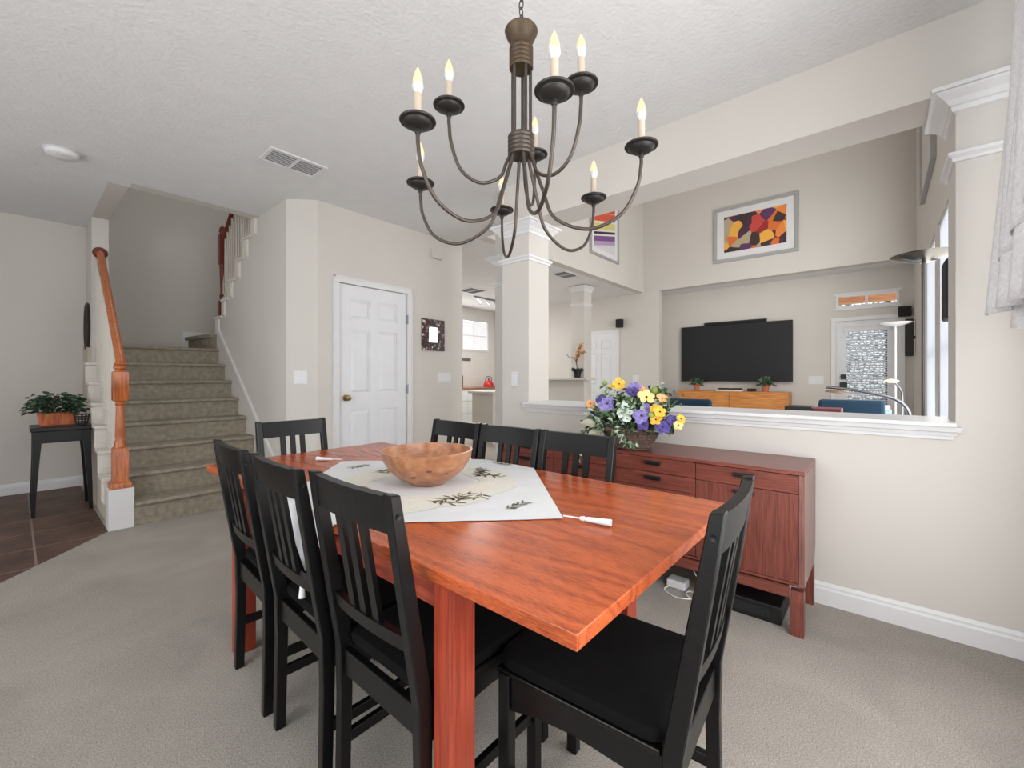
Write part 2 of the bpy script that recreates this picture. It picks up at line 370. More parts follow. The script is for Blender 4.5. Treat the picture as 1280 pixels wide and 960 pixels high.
bs = SHEER.node_tree.nodes['Principled BSDF']; bs.inputs['Transmission Weight'].default_value = 0
tr = SHEER.node_tree.nodes.new('ShaderNodeBsdfTranslucent'); tr.inputs[0].default_value = (.9, .92, .95, 1)
ms = SHEER.node_tree.nodes.new('ShaderNodeMixShader'); ms.inputs[0].default_value = .55
out = SHEER.node_tree.nodes['Material Output']; SHEER.node_tree.links.new(bs.outputs[0], ms.inputs[1]); SHEER.node_tree.links.new(tr.outputs[0], ms.inputs[2]); SHEER.node_tree.links.new(ms.outputs[0], out.inputs[0])
for i, (a, b_) in enumerate(((3.9, 4.95), (5.2, 6.2))):
    wn = sempty('window_%d' % (i+1), ('tall living room window with white vertical blinds nearest the pillar', 'tall living room window with white vertical blinds beyond the first')[i], ((a+b_)/2, YE-.06, .35), 'window')
    hw2 = (b_-a)/2
    bm = nb()
    for s in (-1, 1): box(bm, s*(hw2-.02)-.02, s*(hw2-.02)+.02, -.05, .05, 0, 2.05)
    box(bm, -hw2+.04, hw2-.04, -.05, .05, 0, .04); box(bm, -hw2+.04, hw2-.04, -.05, .05, 2.01, 2.05); box(bm, -hw2+.04, hw2-.04, -.03, 0, 1.0, 1.04)
    obj('window_frame', bm, TRIM, wn)
    bm = nb(); nsl = 11
    for k in range(nsl):
        x = -hw2+.05+(2*hw2-.1)*(k+.5)/nsl
        box(bm, -.042, .042, -.0015, .0015, .05, 2.0, M=Matrix.Translation((x, .03, 0)) @ Matrix.Rotation(math.radians(28), 4, 'Z'))
    obj('vertical_blind', bm, SHEER, wn)
# patio door
pd = sempty('door_2', 'white patio door with glass and slatted blind beside the television', (8.3, (Y0+Y1)/2, 0), 'door')
hw = (Y1-Y0)/2
bm = nb()
for s in (-1, 1): box(bm, -.02, 0, s*(hw+.03)-.03, s*(hw+.03)+.03, 0, 2.0, .003)
box(bm, -.02, 0, -hw-.06, hw+.06, 2.0, 2.06, .003); obj('door_casing', bm, TRIM, pd)
bm = nb(); box(bm, .02, .06, hw-.13, hw, 0, 2.0); box(bm, .02, .06, -hw, -hw+.13, 0, 2.0); box(bm, .02, .06, -hw+.13, hw-.13, 0, .25); box(bm, .02, .06, -hw+.13, hw-.13, 1.86, 2.0); obj('door_panel', bm, DOORW, pd)
bm = nb()
for k in range(44): box(bm, -.012, .012, -hw+.13, hw-.13, -.0012, .0012, M=Matrix.Translation((.0, 0, .32+.0345*k)) @ Matrix.Rotation(math.radians(38), 4, 'Y'))
for yy in (-.15, .15): box(bm, -.001, .001, yy-.001, yy+.001, .3, 1.85)
obj('blind', bm, mat('blind_slat', (226, 228, 232), .5), pd)
bm = nb(); box(bm, -.035, .015, -hw+.1, hw-.1, 1.83, 1.90, .004); obj('blind_headrail', bm, TRIM, pd)
for zz, s in ((1.02, .045), (1.15, .035)):
    bm = nb(); box(bm, -.035, .02, hw-.095-s, hw-.095+s, zz-s, zz+s, .008); obj('lock', bm, DARK, pd)
GLASS = mat('window_glass', (235, 240, 240), .02); GLASS.node_tree.nodes['Principled BSDF'].inputs['Transmission Weight'].default_value = 1; GLASS.node_tree.nodes['Principled BSDF'].inputs['IOR'].default_value = 1.02
bm = nb(); box(bm, .038, .042, -hw+.13, hw-.13, .25, 1.86); obj('glass_pane', bm, GLASS, pd)
# transom window
tw = sempty('window_3', 'small transom window above patio door', (8.3, (Y0+Y1)/2, 2.2), 'window')
bm = nb()
for s in (-1, 0, 1): box(bm, -.015, .05, s*(hw-.015)-.015, s*(hw-.015)+.015, 0, .2)

for a, b_ in ((-hw+.03, -.015), (.015, hw-.03)): box(bm, -.013, .05, a, b_, 0, .035); box(bm, -.013, .05, a, b_, .175, .2)
obj('window_frame', bm, TRIM, tw)
bm = nb(); box(bm, -.02, .0, -hw-.03, hw+.03, -.03, 0); box(bm, -.02, 0, -hw-.03, hw+.03, .2, .23); obj('window_trim', bm, TRIM, tw)
# outside the patio door
bm = nb(); box(bm, 8.7, 8.9, -.7, 1.1, 2.335, 2.62); struct('trim_5', bm, wood('porch_beam', (168, 112, 74), (204, 150, 108), 'y', rough=.7, fine=20, along=2), 'orange wooden porch beam seen through transom window')
STONE = mat('lattice_stone', (190, 194, 198), .8, var=.0)
nt = STONE.node_tree; b = nt.nodes['Principled BSDF']; tc = nt.nodes.new('ShaderNodeTexCoord'); vo = nt.nodes.new('ShaderNodeTexVoronoi'); vo.inputs['Scale'].default_value = 17
vo.feature = 'DISTANCE_TO_EDGE'; nt.links.new(tc.outputs['Object'], vo.inputs['Vector']); rr = nt.nodes.new('ShaderNodeValToRGB'); rr.color_ramp.elements[0].position = .03; rr.color_ramp.elements[1].position = .16
rr.color_ramp.elements[0].color = lin((70, 74, 78)); rr.color_ramp.elements[1].color = lin((214, 218, 222)); nt.links.new(vo.outputs['Distance'], rr.inputs[0]); nt.links.new(rr.outputs[0], b.inputs['Base Color'])
bm = nb(); box(bm, 10.2, 10.4, -2.2, 2.0, 0, 2.6); struct('wall_garden', bm, STONE, 'rough pale garden wall outside the patio door')
bm = nb(); box(bm, 9.0, 9.06, -.12, -.06, 0, 2.6); struct('trim_6', bm, DARK, 'dark porch post outside the patio door')
bm = nb(); box(bm, 8.45, 12, -3, 3, -.1, 0); struct('floor_patio', bm, mat('patio', (170, 168, 164), .8), 'patio outside')
# hall door in the far wall
hd = sempty('door_3', 'white panel door in the far wall of living room', (7.76, 4.33, 0), 'door')
six_panel(hd, .76, 2.02, M=Matrix.Translation((-.02, .38, 0)) @ Matrix.Rotation(-PI/2, 4, 'Z'))
bm = nb()
for s in (-1, 1): box(bm, -.022, 0, s*.41-.03, s*.41+.03, 0, 2.02, .003)
box(bm, -.022, 0, -.44, .44, 2.02, 2.08, .003); obj('door_casing', bm, TRIM, hd)
# hall pony wall and column 3
bm = nb(); box(bm, 6.40, 6.65, 3.87, 4.13, 0, H); struct('wall_nook_column', bm, WALL, 'small square column beyond living room at the pony wall', cat='column')
bm = nb(); rect(bm, 6.40, 6.65, 3.87, 4.13, [(z+.33, o*.6) for z, o in crown]); rect(bm, 6.40, 6.65, 3.87, 4.13, [(z+.3, o*.6) for z, o in ring]); struct('trim_7', bm, TRIM, 'white capital on the small far column')
bm = nb(); box(bm, 6.28, 6.40, 3.80, 5.2, 0, 1.09); struct('wall_pony', bm, WALL, 'low pony wall carrying the grey ledge')
bm = nb(); box(bm, 6.20, 6.50, 3.70, 5.2, 1.092, 1.132, .005); struct('trim_8', bm, GREYW, 'grey ledge on the low pony wall')
# kitchen shell
bm = nb(); box(bm, 3.4, 6.63, 7.24, 7.36, 0, H); box(bm, 7.57, 8.5, 7.24, 7.36, 0, H); box(bm, 6.63, 7.57, 7.24, 7.36, 0, 1.74); box(bm, 6.63, 7.57, 7.24, 7.36, 2.5, H)
struct('wall_kitchen', bm, mat('kitchen_paint', (222, 220, 216), .85, spec=.2), 'kitchen wall with the blind covered window')
kw = sempty('window_4', 'small kitchen window with closed white blind', (7.1, 7.24, 1.74), 'window')
bm = nb()
for s in (-1, 1): box(bm, s*.445-.03, s*.445+.03, -.015, .05, 0, .76)
box(bm, -.415, .415, -.015, .05, 0, .045); box(bm, -.415, .415, -.015, .05, .715, .76); obj('window_frame', bm, TRIM, kw)
bm = nb()
for k in range(24): box(bm, -.41, .41, -.014, .014, -.001, .001, M=Matrix.Translation((0, .03, .06+.0275*k)) @ Matrix.Rotation(math.radians(68), 4, 'X'))
obj('blind', bm, mat('kitchen_blind', (236, 236, 236), .6), kw)
bm = nb(); box(bm, -.01, .01, .05, .07, .04, .72); box(bm, -.41, .41, .05, .07, .37, .39); obj('muntin', bm, mat('muntin_grey', (150, 150, 150), .6), kw)

# ================================================================ STAIRCASE
RU, RI, NS = .232, .185, 8
st = sempty('staircase', 'beige carpeted staircase rising to a landing', (1.1, 4.35, 0), 'staircase')
for k in range(NS):
    y0 = 4.35+RU*k; z1 = RI*(k+1)
    y1 = y0+RU+.001 if k < NS-1 else 6.89
    x1 = 1.584 if k < NS-1 else 2.69
    bm = nb(); x0 = .626 if k == NS-1 else (.603 if k == 0 else .556)
    if k < NS-1: box(bm, x0, x1, y0, y1, 0 if k < 1 else z1-RI-.02, z1-.03)
    else: box(bm, x0, 1.584, y0, 6.05, z1-.25, z1-.03); box(bm, x0, 2.69, 6.051, 6.89, z1-.25, z1-.03)
    prof = [(y1, z1-.035), (y0-.012, z1-.035), (y0-.026, z1-.03), (y0-.033, z1-.018), (y0-.026, z1-.006), (y0-.012, z1), (y1, z1)]
    if k < NS-1: prism(bm, prof, 'x', x0, x1)
    else:
        prism(bm, [(6.05, prof[0][1])]+prof[1:-1]+[(6.05, z1)], 'x', x0, 1.584); box(bm, x0, 2.69, 6.05, 6.89, z1-.035, z1)
    obj('stair_tread', bm, CARPET2, st, world=True)
# winder and upper flight
bm = nb(); prism(bm, ((1.56, 6.08), (1.49, 6.885), (2.69, 6.885), (2.69, 6.08)), 'z', 1.48, 1.625); prism(bm, ((1.53, 6.06), (1.45, 6.89), (2.69, 6.89), (2.69, 6.06)), 'z', 1.625, 1.665)
obj('winder_tread', bm, CARPET2, st, world=True)
for k in range(8):
    y1 = 6.05-.236*k; z1 = 1.85+.186*k
    if y1-.24 < 4.3: break
    bm = nb(); box(bm, 1.705, 2.69, y1-.24, y1, z1-.22, z1); obj('stair_tread', bm, CARPET2, st, world=True)
    # white end bracket on the side wall + return
    bm = nb(); zt = 1.865+.186*k
    box(bm, 1.562, 1.60, y1-.236, y1+.012, zt-.03, zt, .003)
    box(bm, 1.572, 1.588, y1-.13, y1+.006, zt-.21, zt-.03, .002); box(bm, 1.566, 1.59, y1-.11, y1-.012, zt-.19, zt-.05, .002)
    obj('tread_bracket', bm, mat('bracket_paint', (214, 209, 202), .5), st, world=True)
    for q in (.055, .135, .215):
        xb = 1.64; yb = y1-q
        bm = nb(); tb = zt+.86+(.186/.236)*(q-.05)
        box(bm, xb-.013, xb+.013, yb-.013, yb+.013, zt-.03, zt+.2); 
        lathe(bm, [(.013, zt+.2), (.011, zt+.22), (.015, zt+.25), (.009, zt+.3), (.012, zt+.6), (.009, tb)], 8, c=(xb, yb))
        obj('baluster', bm, mat('baluster_shaded_white', (206, 200, 190), .5), st, world=True)  # white balusters toned beige, their shade is put into the colour
bm = nb(); xn, yn = 1.64, 6.015
rect(bm, xn-.042, xn+.042, yn-.042, yn+.042, [(1.665, 0), (2.06, 0), (2.07, -.008)])
lathe(bm, [(.034, 2.06), (.03, 2.1), (.036, 2.12), (.026, 2.16), (.033, 2.46), (.036, 2.5), (.028, 2.52)], 16, c=(xn, yn))
rect(bm, xn-.042, xn+.042, yn-.042, yn+.042, [(2.5, -.008), (2.51, 0), (2.86, 0), (2.87, -.01)])
lathe(bm, [(.03, 2.87), (.04, 2.9), (.03, 2.95), (.005, 2.97)], 16, c=(xn, yn))
obj('newel_post', bm, CHERRY, st, world=True)
bm = nb(); tube(bm, [(xn, yn-.03, 2.78), (xn, yn-1.5, 2.78+1.5*.186/.236)], .03, 10); obj('handrail', bm, CHERRY, st, world=True)
# skirt strip along side wall
bm = nb()
p0, p1 = (4.36, .43), (5.96, .43+1.6*.795)
dz = .035
prism(bm, ((p0[0], p0[1]), (p1[0], p1[1]), (p1[0], p1[1]+dz), (p0[0], p0[1]+dz)), 'x', 1.567, 1.5845)
prism(bm, ((4.04, .0), (4.36, .0), (4.36, .43), (4.36, .465), (4.04, .16)), 'x', 1.575, 1.5845)
obj('skirt_trim', bm, TRIM, st, world=True)
bm = nb(); box(bm, 1.43, 1.9, 6.887, 6.899, 1.48, 1.74, .003); obj('skirt_trim', bm, TRIM, st, world=True)
# left lower flight: stringer wall, brackets, balusters, newel, handrail
bm = nb()
poly = [(4.42, 0), (6.42, 0)]
poly += [(6.42, RI*NS)]
for k in range(NS-1, -1, -1):
    yk = 4.35+RU*k
    if k == NS-1: poly += [(yk, RI*NS-.04)]
    else: poly += [(yk+RU, RI*(k+1)-.04), (yk, RI*(k+1)-.04)]
poly[-1] = (4.42, RI-.04)
prism(bm, poly, 'x', .475, .545); obj('stair_stringer_wall', bm, mat('stringer_paint', (186, 178, 164), .85), st, world=True)
for k in range(NS-1):
    y0 = 4.35+RU*k; z1 = RI*(k+1)
    if k > 0:
        bm = nb(); box(bm, .440, .556, y0-.03, y0+RU-.035, z1-.034, z1-.008, .004)
        box(bm, .452, .555, y0-.008, y0+.10, z1-RI-.03, z1-.035, .002); box(bm, .470, .54, y0-.014, y0, z1-RI+.03, z1-.065, .003); box(bm, .444, .46, y0+.004, y0+.085, z1-RI-.01, z1-.045, .002)
        obj('tread_bracket', bm, mat('bracket_paint', (214, 209, 202), .5), st, world=True)
    for q in (.05, .125, .2):
        yb = y0+q; xb = .53; tb = 1.19+ (yb-4.42)*(2.36-1.20)/(5.93-4.42) - .02
        if yb < 4.50 or yb > 5.92: continue
        bm = nb(); zz = z1-.01
        box(bm, xb-.014, xb+.014, yb-.014, yb+.014, zz, zz+.14)
        lathe(bm, [(.013, zz+.14), (.010, zz+.16), (.015, zz+.2), (.009, zz+.25), (.012, zz+.5), (.008, tb)], 8, c=(xb, yb))
        obj('baluster', bm, mat('baluster_shaded_white', (206, 200, 190), .5), st, world=True)  # same beige with the stairwell shade painted in
bm = nb(); xn, yn = .528, 4.417
rect(bm, xn-.073, xn+.073, yn-.073, yn+.073, [(0, 0), (.30, 0), (.302, -.008)]); obj('newel_plinth', bm, TRIM, st, world=True)
bm = nb()
rect(bm, xn-.045, xn+.045, yn-.045, yn+.045, [(.302, .018), (.335, .018), (.35, .008), (.36, 0), (.60, 0), (.61, -.006)])
lathe(bm, [(.042, .61), (.032, .63), (.036, .65), (.026, .67), (.030, .70), (.028, .76), (.024, .9), (.023, .93), (.031, .94), (.024, .955), (.036, .965)], 20, c=(xn, yn))
rect(bm, xn-.045, xn+.045, yn-.045, yn+.045, [(.965, -.008), (.975, 0), (1.185, 0), (1.192, -.008)])
lathe(bm, [(.034, 1.19), (.026, 1.205), (.040, 1.215), (.041, 1.225), (.03, 1.235), (.04, 1.245), (.03, 1.262), (.001, 1.27)], 20, c=(xn, yn))
obj('newel_post', bm, OAK, st, smooth=True, world=True)
bm = nb(); pa, pb = Vector((.535, 4.42, 1.245)), Vector((.56, 5.915, 2.385))
tube(bm, [pa, pb], .030, 14); obj('handrail', bm, wood('oak_rail', (150, 80, 40), (196, 112, 64), 'y', rough=.3, fine=50, along=3), st, smooth=True, world=True)
bm = nb(); lathe(bm, [(.001, 0), (.058, 0), (.058, .008), (.05, .014), (.045, .02), (.001, .02)], 24, M=Matrix.Translation((.56, 5.93, 2.39)) @ Matrix.Rotation(PI/2, 4, 'X'))
obj('rosette', bm, CHERRY, st, smooth=True, world=True)

# ================================================================ TABLE
TX0, TX1, TY0, TY1, TZ = .583, 1.51, .365, 2.375, .74
t = thing('dining_table', 'long reddish oak dining table with square legs', 'table', ((TX0+TX1)/2, (TY0+TY1)/2, 0))
bm = nb(); box(bm, TX0, TX1, TY0, TY1, TZ-.029, TZ, .0022); obj('tabletop', bm, TABLE, t, world=True)
bm = nb(); ax0, ax1, ay0, ay1 = .62, 1.473, .74, 2.0
box(bm, ax0, ax0+.02, ay0, ay1, .63, TZ-.0295); box(bm, ax1-.02, ax1, ay0, ay1, .63, TZ-.0295)
box(bm, ax0+.02, ax1-.02, ay0, ay0+.02, .63, TZ-.0295); box(bm, ax0+.02, ax1-.02, ay1-.02, ay1, .63, TZ-.0295)
obj('apron', bm, wood('table_apron', (122, 50, 36), (168, 78, 56), 'y', rough=.35, fine=80, along=3), t, world=True)
for lx in (.593, 1.425):
    for ly in (.682, 2.003):
        bm = nb(); box(bm, lx, lx+.075, ly, ly+.054, 0, TZ-.0295, .003); obj('leg', bm, TABLEX, t, world=True)

# ================================================================ CHAIRS
def backy(z): return -.205-(z-.42)*(.082/.49) if z > .42 else -.205-(.42-z)*.02
def make_chair(name, label, group):
    t = thing(name, label, 'chair', group=group); W = .184
    for s in (-1, 1):
        bm = nb(); prof = []
        for z, dd_ in ((0, .030), (.30, .033), (.44, .038), (.60, .036), (.80, .031), (.908, .027)): prof.append((backy(z)+dd_/2, z))
        for z, dd_ in ((.911, .024), (.80, .031), (.60, .036), (.44, .038), (.30, .033), (0, .030)): prof.append((backy(z)-dd_/2, z))
        a, b_ = sorted((s*W, s*(W-.029))); prism(bm, prof, 'x', a, b_)
        bmesh.ops.bevel(bm, geom=list(bm.edges), offset=.0025, segments=1, affect='EDGES')
        for zz in (.865, .40):
            xx = s*(W+.0002); lathe(bm, [(.0065, 0), (.0065, .0015), (.001, .0008)], 10, M=Matrix.Translation((xx, backy(zz), zz)) @ Matrix.Rotation(s*PI/2, 4, 'Y'))
        obj('rear_leg', bm, BLACK, t)
        bm = nb(); box(bm, min(s*W, s*(W-.030)), max(s*W, s*(W-.030)), .174, .206, 0, .43, .003); obj('front_leg', bm, BLACK, t)
        bm = nb(); x = s*(W-.018)
        pr = [(-.19, .345), (-.12, .362), (0, .37), (.10, .362), (.172, .345), (.172, .425), (-.19, .425)]
        prism(bm, pr, 'x', x-.01, x+.01); obj('side_apron', bm, BLACK, t)
        bm = nb(); box(bm, x-.009, x+.009, -.20, .175, .165, .195, .002); obj('stretcher', bm, BLACK, t)
    bm = nb(); box(bm, -W+.03, W-.03, .18, .2, .36, .425); obj('cross_apron', bm, BLACK, t)
    bm = nb(); box(bm, -W+.03, W-.03, -.215, -.195, .36, .425, .002); obj('cross_apron', bm, BLACK, t)
    # top rail, curved
    def rail(z0, z1, th, bow):
        bm = nb(); loops = []
        for k in range(13):
            u = -1+2*k/12; x = u*(W-.03); c = bow*(u*u-1)
            loops.append([(x, backy(z0)+c+th/2, z0), (x, backy(z1)+c+th/2, z1), (x, backy(z1)+c-th/2, z1), (x, backy(z0)+c-th/2, z0)])
        loft(bm, loops); bmesh.ops.recalc_face_normals(bm, faces=bm.faces); return bm
    obj('top_rail', rail(.824, .906, .022, .010), BLACK, t); obj('lower_rail', rail(.555, .59, .018, .010), BLACK, t)
    for q in (-.052, 0, .052):
        bm = nb(); u = q/(W-.03); c = .010*(u*u-1)
        loft(bm, [[(q-.013, backy(z)+c-.006, z), (q+.013, backy(z)+c-.006, z), (q+.013, backy(z)+c+.006, z), (q-.013, backy(z)+c+.006, z)] for z in (.585, .70, .836)])
        obj('slat', bm, BLACK, t)
    bm = nb(); box(bm, -W+.004, W-.004, -.185, .215, .425, .437, .003); obj('seat', bm, BLACK, t)
    # cushion with rounded corners
    bm = nb(); L = []
    for z, o in ((.437, -.012), (.443, 0), (.458, .003), (.468, -.004), (.473, -.03)):
        ring_ = []
        for cx, cy, a0 in ((W-.055, .17, 0), (-W+.055, .17, 90), (-W+.055, -.15, 180), (W-.055, -.15, 270)):
            for k in range(5):
                a = math.radians(a0+22.5*k); ring_.append((cx+(.05+o)*math.cos(a), cy+(.05+o)*math.sin(a), z))
        L.append(ring_)
    loft(bm, L); obj('seat_cushion', bm, CUSH, t, smooth=True)
    return t
G1 = 'black dining chairs around the table'
c0 = make_chair('dining_chair', 'black slatted chair nearest the camera on the long left side of table', G1)
def kids(o): return [x for x in bpy.data.objects if x.parent == o]
proto_kids = kids(c0)
def place(o, x, y, rz): o.location = (x, y, 0); o.rotation_euler = (0, 0, rz)
place(c0, .788, .926, -PI/2)
# top faces +y local -> front; back toward -X : rotate so local +y = +X
for lab, x, y, rz in (
    ('black slatted chair in the middle of the left row, white tassel hanging behind its slats', .775, 1.318, -PI/2+math.radians(-2)),
    ('black slatted chair nearest the staircase in the left row', .785, 1.745, -PI/2+math.radians(-3)),
    ('black slatted chair at the far end of the table near the closet door', 1.01, 2.20, PI),
    ('black slatted chair at the near end of the table, whole seat cushion showing', .968, .515, math.radians(4)),
    ('black slatted chair in front of the flower basket, right of its row', 1.285, .985, PI/2),
    ('black slatted chair in the middle of the row by the sideboard', 1.285, 1.365, PI/2),
    ('black slatted chair partly behind the wooden bowl', 1.285, 1.748, PI/2)):
    r_ = c0.copy(); C.objects.link(r_); r_['label'] = lab; place(r_, x, y, rz)
    for ch in proto_kids:
        q = ch.copy(); C.objects.link(q); q.parent = r_

# ================================================================ TABLECLOTH
random.seed(3)
CX, CY, R = 1.03, 1.33, .64
ZC = TZ+.0022
def drape(x, y, off=0):
    z = ZC+off; w_ = .0006*math.sin(40*x+13*y)+.0005*math.sin(31*y-17*x)
    z += abs(w_)
    if x > TX1: e = x-TX1; return (TX1+min(e, .007)+off+.004*min(1, e*12)*(.5+.5*math.sin(y*50)), y, z-max(0, e-.007))
    if x < TX0: e = TX0-x; return (TX0-min(e, .005)-off, y, z-max(0, e-.007))
    return (x, y, z)
def cloth_to_xy(u, v):  # u,v in -1..1 square rotated 45
    return CX+(u-v)*R/2, CY+(u+v)*R/2
bm = nb(); N = 90; grid = []
for i in range(N+1):
    row = []
    for j in range(N+1):
        x, y = cloth_to_xy(-1+2*i/N, -1+2*j/N); row.append(bm.verts.new(drape(x, y)))
    grid.append(row)
for i in range(N):
    for j in range(N): bm.faces.new((grid[i][j], grid[i][j+1], grid[i+1][j+1], grid[i+1][j]))
bmesh.ops.recalc_face_normals(bm, faces=bm.faces)
LINEN = mat('white_linen', (214, 215, 216), .9, bump=.08, bscale=400, spec=.1)
cl = thing('table_topper', 'white embroidered square cloth laid diagonally under the wooden bowl', 'tablecloth', (CX, CY, TZ))
obj('cloth', bm, LINEN, cl, smooth=True, world=True)
# embroidery
bm = nb()
CREAM = mat('embroidery_cream', (216, 213, 202), .9, var=.05, vscale=60); OLV = mat('embroidery_olive', (110, 106, 80), .8); OLB = mat('embroidery_black', (30, 28, 34), .6); OLS = mat('embroidery_stem', (150, 144, 112), .8)
def flat(pts, off, mi):
    try:
        f = bm.faces.new([bm.verts.new(drape(x, y, off)) for x, y in pts]); f.material_index = mi; f.normal_update()
        if f.normal.z < 0: f.normal_flip()
    except ValueError: pass
nseg = 96
ri = [.20+.012*math.sin(6*2*PI*k/nseg) for k in range(nseg)]
ro = [.345+.028*abs(math.sin(9*PI*k/nseg))-.03*abs(math.cos(2*2*PI*k/nseg)) for k in range(nseg)]
for k in range(nseg):
    j = (k+1) % nseg; a, b_ = 2*PI*k/nseg, 2*PI*j/nseg
    for q in range(4):
        r0, r1 = [ri[k]+(ro[k]-ri[k])*q/4, ri[j]+(ro[j]-ri[j])*q/4], [ri[k]+(ro[k]-ri[k])*(q+1)/4, ri[j]+(ro[j]-ri[j])*(q+1)/4]
        flat([(CX+r0[0]*math.cos(a), CY+r0[0]*math.sin(a)), (CX+r1[0]*math.cos(a), CY+r1[0]*math.sin(a)), (CX+r1[1]*math.cos(b_), CY+r1[1]*math.sin(b_)), (CX+r0[1]*math.cos(b_), CY+r0[1]*math.sin(b_))], .0012, 0)
def motif_leaf(x, y, a, L, W, mi):
    dx, dy = math.cos(a), math.sin(a); nx, ny = -dy, dx
    flat([(x, y), (x+dx*L*.35+nx*W/2, y+dy*L*.35+ny*W/2), (x+dx*L*.75+nx*W*.35, y+dy*L*.75+ny*W*.35), (x+dx*L, y+dy*L), (x+dx*L*.75-nx*W*.35, y+dy*L*.75-ny*W*.35), (x+dx*L*.35-nx*W/2, y+dy*L*.35-ny*W/2)], .0022, mi)
def stem_(pts, w_):
    for (xa, ya), (xb, yb) in zip(pts, pts[1:]):
        a = math.atan2(yb-ya, xb-xa)+PI/2; ox, oy = math.cos(a)*w_, math.sin(a)*w_
        flat([(xa-ox, ya-oy), (xa+ox, ya+oy), (xb+ox, yb+oy), (xb-ox, yb-oy)], .0018, 3)
for s in range(8):
    a0 = s*PI/4+.15; dirn = 1 if s % 2 else -1; pts = []
    for k in range(9):
        a = a0+dirn*k*.075; r = .275+.03*math.sin(k*.8+s); pts.append((CX+r*math.cos(a), CY+r*math.sin(a)))
    stem_(pts, .0016)
    for k in range(1, 9):
        x, y = pts[k]; ang = math.atan2(pts[k][1]-pts[k-1][1], pts[k][0]-pts[k-1][0])
        for sg in (1, -1):
            motif_leaf(x, y, ang+sg*random.uniform(.5, 1.0), random.uniform(.030, .050), random.uniform(.007, .012), 1 if random.random() < .75 else 2)
        if k % 2 == 0: motif_leaf(x+random.uniform(-.02, .02), y+random.uniform(-.02, .02), ang+1.2, .020, .013, 2)
EMB = [CREAM, OLV, OLB, OLS]
obj('embroidery', bm, EMB, cl, world=True)
for s in range(4):
    bm = nb(); a = s*PI/2; px_, py_ = CX+.46*math.cos(a), CY+.46*math.sin(a); pts = [(px_+.012*k*math.cos(a+PI/2)-.05*math.cos(a+PI/2), py_+.012*k*math.sin(a+PI/2)-.05*math.sin(a+PI/2)) for k in range(9)]
    stem_(pts, .0014)
    for k in range(1, 9, 2):
        for sg in (1, -1): motif_leaf(*pts[k], a+PI/2+sg*.7, .035, .009, 1)
    motif_leaf(*pts[2], a+PI/2-1.4, .022, .013, 2); motif_leaf(*pts[5], a+PI/2+1.6, .022, .013, 2)
    obj('embroidered_sprig', bm, EMB, cl, world=True)
# hem line and tassels
def tassel(p, d, L, cord=.05):
    bm = nb(); p = Vector(p); d = Vector(d).normalized(); tube(bm, [p, p+d*cord], .0022, 6)
    q = p+d*cord; tube(bm, [q, q+d*.012], [.005, .0075], 10); tube(bm, [q+d*.012, q+d*.03, q+d*(.03+L)], [.005, .0065, .009], 12)
    for k in range(14):
        a = 2*PI*k/14; s = d.cross(Vector((0, .3, 1))).normalized(); v = d.cross(s); e = (s*math.cos(a)+v*math.sin(a))
        tube(bm, [q+d*.02+e*.005, q+d*(.034+L)+e*.008], .0014, 4)
    obj('tassel', bm, mat('tassel_white', (226, 226, 226), .9), cl, smooth=True, world=True)
tassel((CX-.002, CY-R, ZC+.009), (.25, -1, 0), .055)
tassel((CX, CY+R, ZC+.009), (-.6, 1, 0), .05)
tassel((TX0-.012, CY+.0, ZC-(TX0-(CX-R))+.004), (-.05, -.04, -1), .03, .008)

# ================================================================ BOWL
t = thing('wooden_bowl', 'large turned wooden bowl on the embroidered cloth', 'bowl', (1.03, 1.313, TZ+.0045))
bm = nb()
out_ = [(.001, 0), (.062, 0), (.066, .004), (.105, .025), (.140, .056), (.162, .09), (.172, .128)]
inn = [(.164, .129), (.152, .09), (.130, .060), (.098, .034), (.055, .014), (.001, .010)]
lathe(bm, out_+inn, 64, cap=False)
BOWL = wood('bowl_wood', (130, 82, 56), (182, 128, 92), 'x', rough=.32, fine=14, along=5, cath=.1)
obj('bowl_body', bm, BOWL, t, smooth=True)
bm = nb()
for a, z in ((-1.75, .06), (-2.2, .075), (-2.6, .05)):
    r = .1405 if z == .06 else (.1535 if z == .075 else .134)
    lathe(bm, [(.001, 0), (.011, .0), (.009, .0015), (.001, .002)], 10, M=Matrix.Translation((r*math.cos(a), r*math.sin(a), z)) @ Matrix.Rotation(a, 4, 'Z') @ Matrix.Rotation(math.radians(125), 4, 'Y') @ Matrix.Scale(.5, 4, (1, 0, 0)))
obj('knot', bm, mat('knot_brown', (104, 60, 34), .5), t)

# ================================================================ SIDEBOARD
SX0, SX1, SY0, SY1, SZ = 2.25, 2.665, .25, 2.05, .733
t = thing('sideboard', 'long reddish brown sideboard with drawers against the half wall', 'sideboard', ((SX0+SX1)/2, (SY0+SY1)/2, 0))
bm = nb(); box(bm, SX0, SX1, SY0, SY1, .715, SZ, .0015); obj('sideboard_top', bm, SIDEY, t, world=True)
for y in (SY0, SY1-.02):
    bm = nb(); prism(bm, ((SX0, .224), (SX1-.06, .224), (SX1, .30), (SX1, .714), (SX0, .714)), 'y', y, y+.02)
    obj('side_panel', bm, SIDEG, t, world=True)
bm = nb(); box(bm, SX0+.022, SX1-.06, SY0+.021, SY1-.021, .226, .712); obj('carcass', bm, mat('cabinet_dark', (60, 26, 20), .6), t, world=True)
bm = nb(); box(bm, SX0, SX1-.06, SY0+.02, SY1-.02, .224, .236); obj('bottom_board', bm, SIDEY, t, world=True)
def handle(parent, y, z):
    bm = nb(); box(bm, SX0-.022, SX0-.003, y-.045, y+.045, z-.006, z+.006, .003); box(bm, SX0-.008, SX0+.0015, y-.04, y+.04, z-.016, z+.002, .002)
    obj('handle', bm, DARK, parent, world=True)
cwid = (SY1-SY0-.04)/4
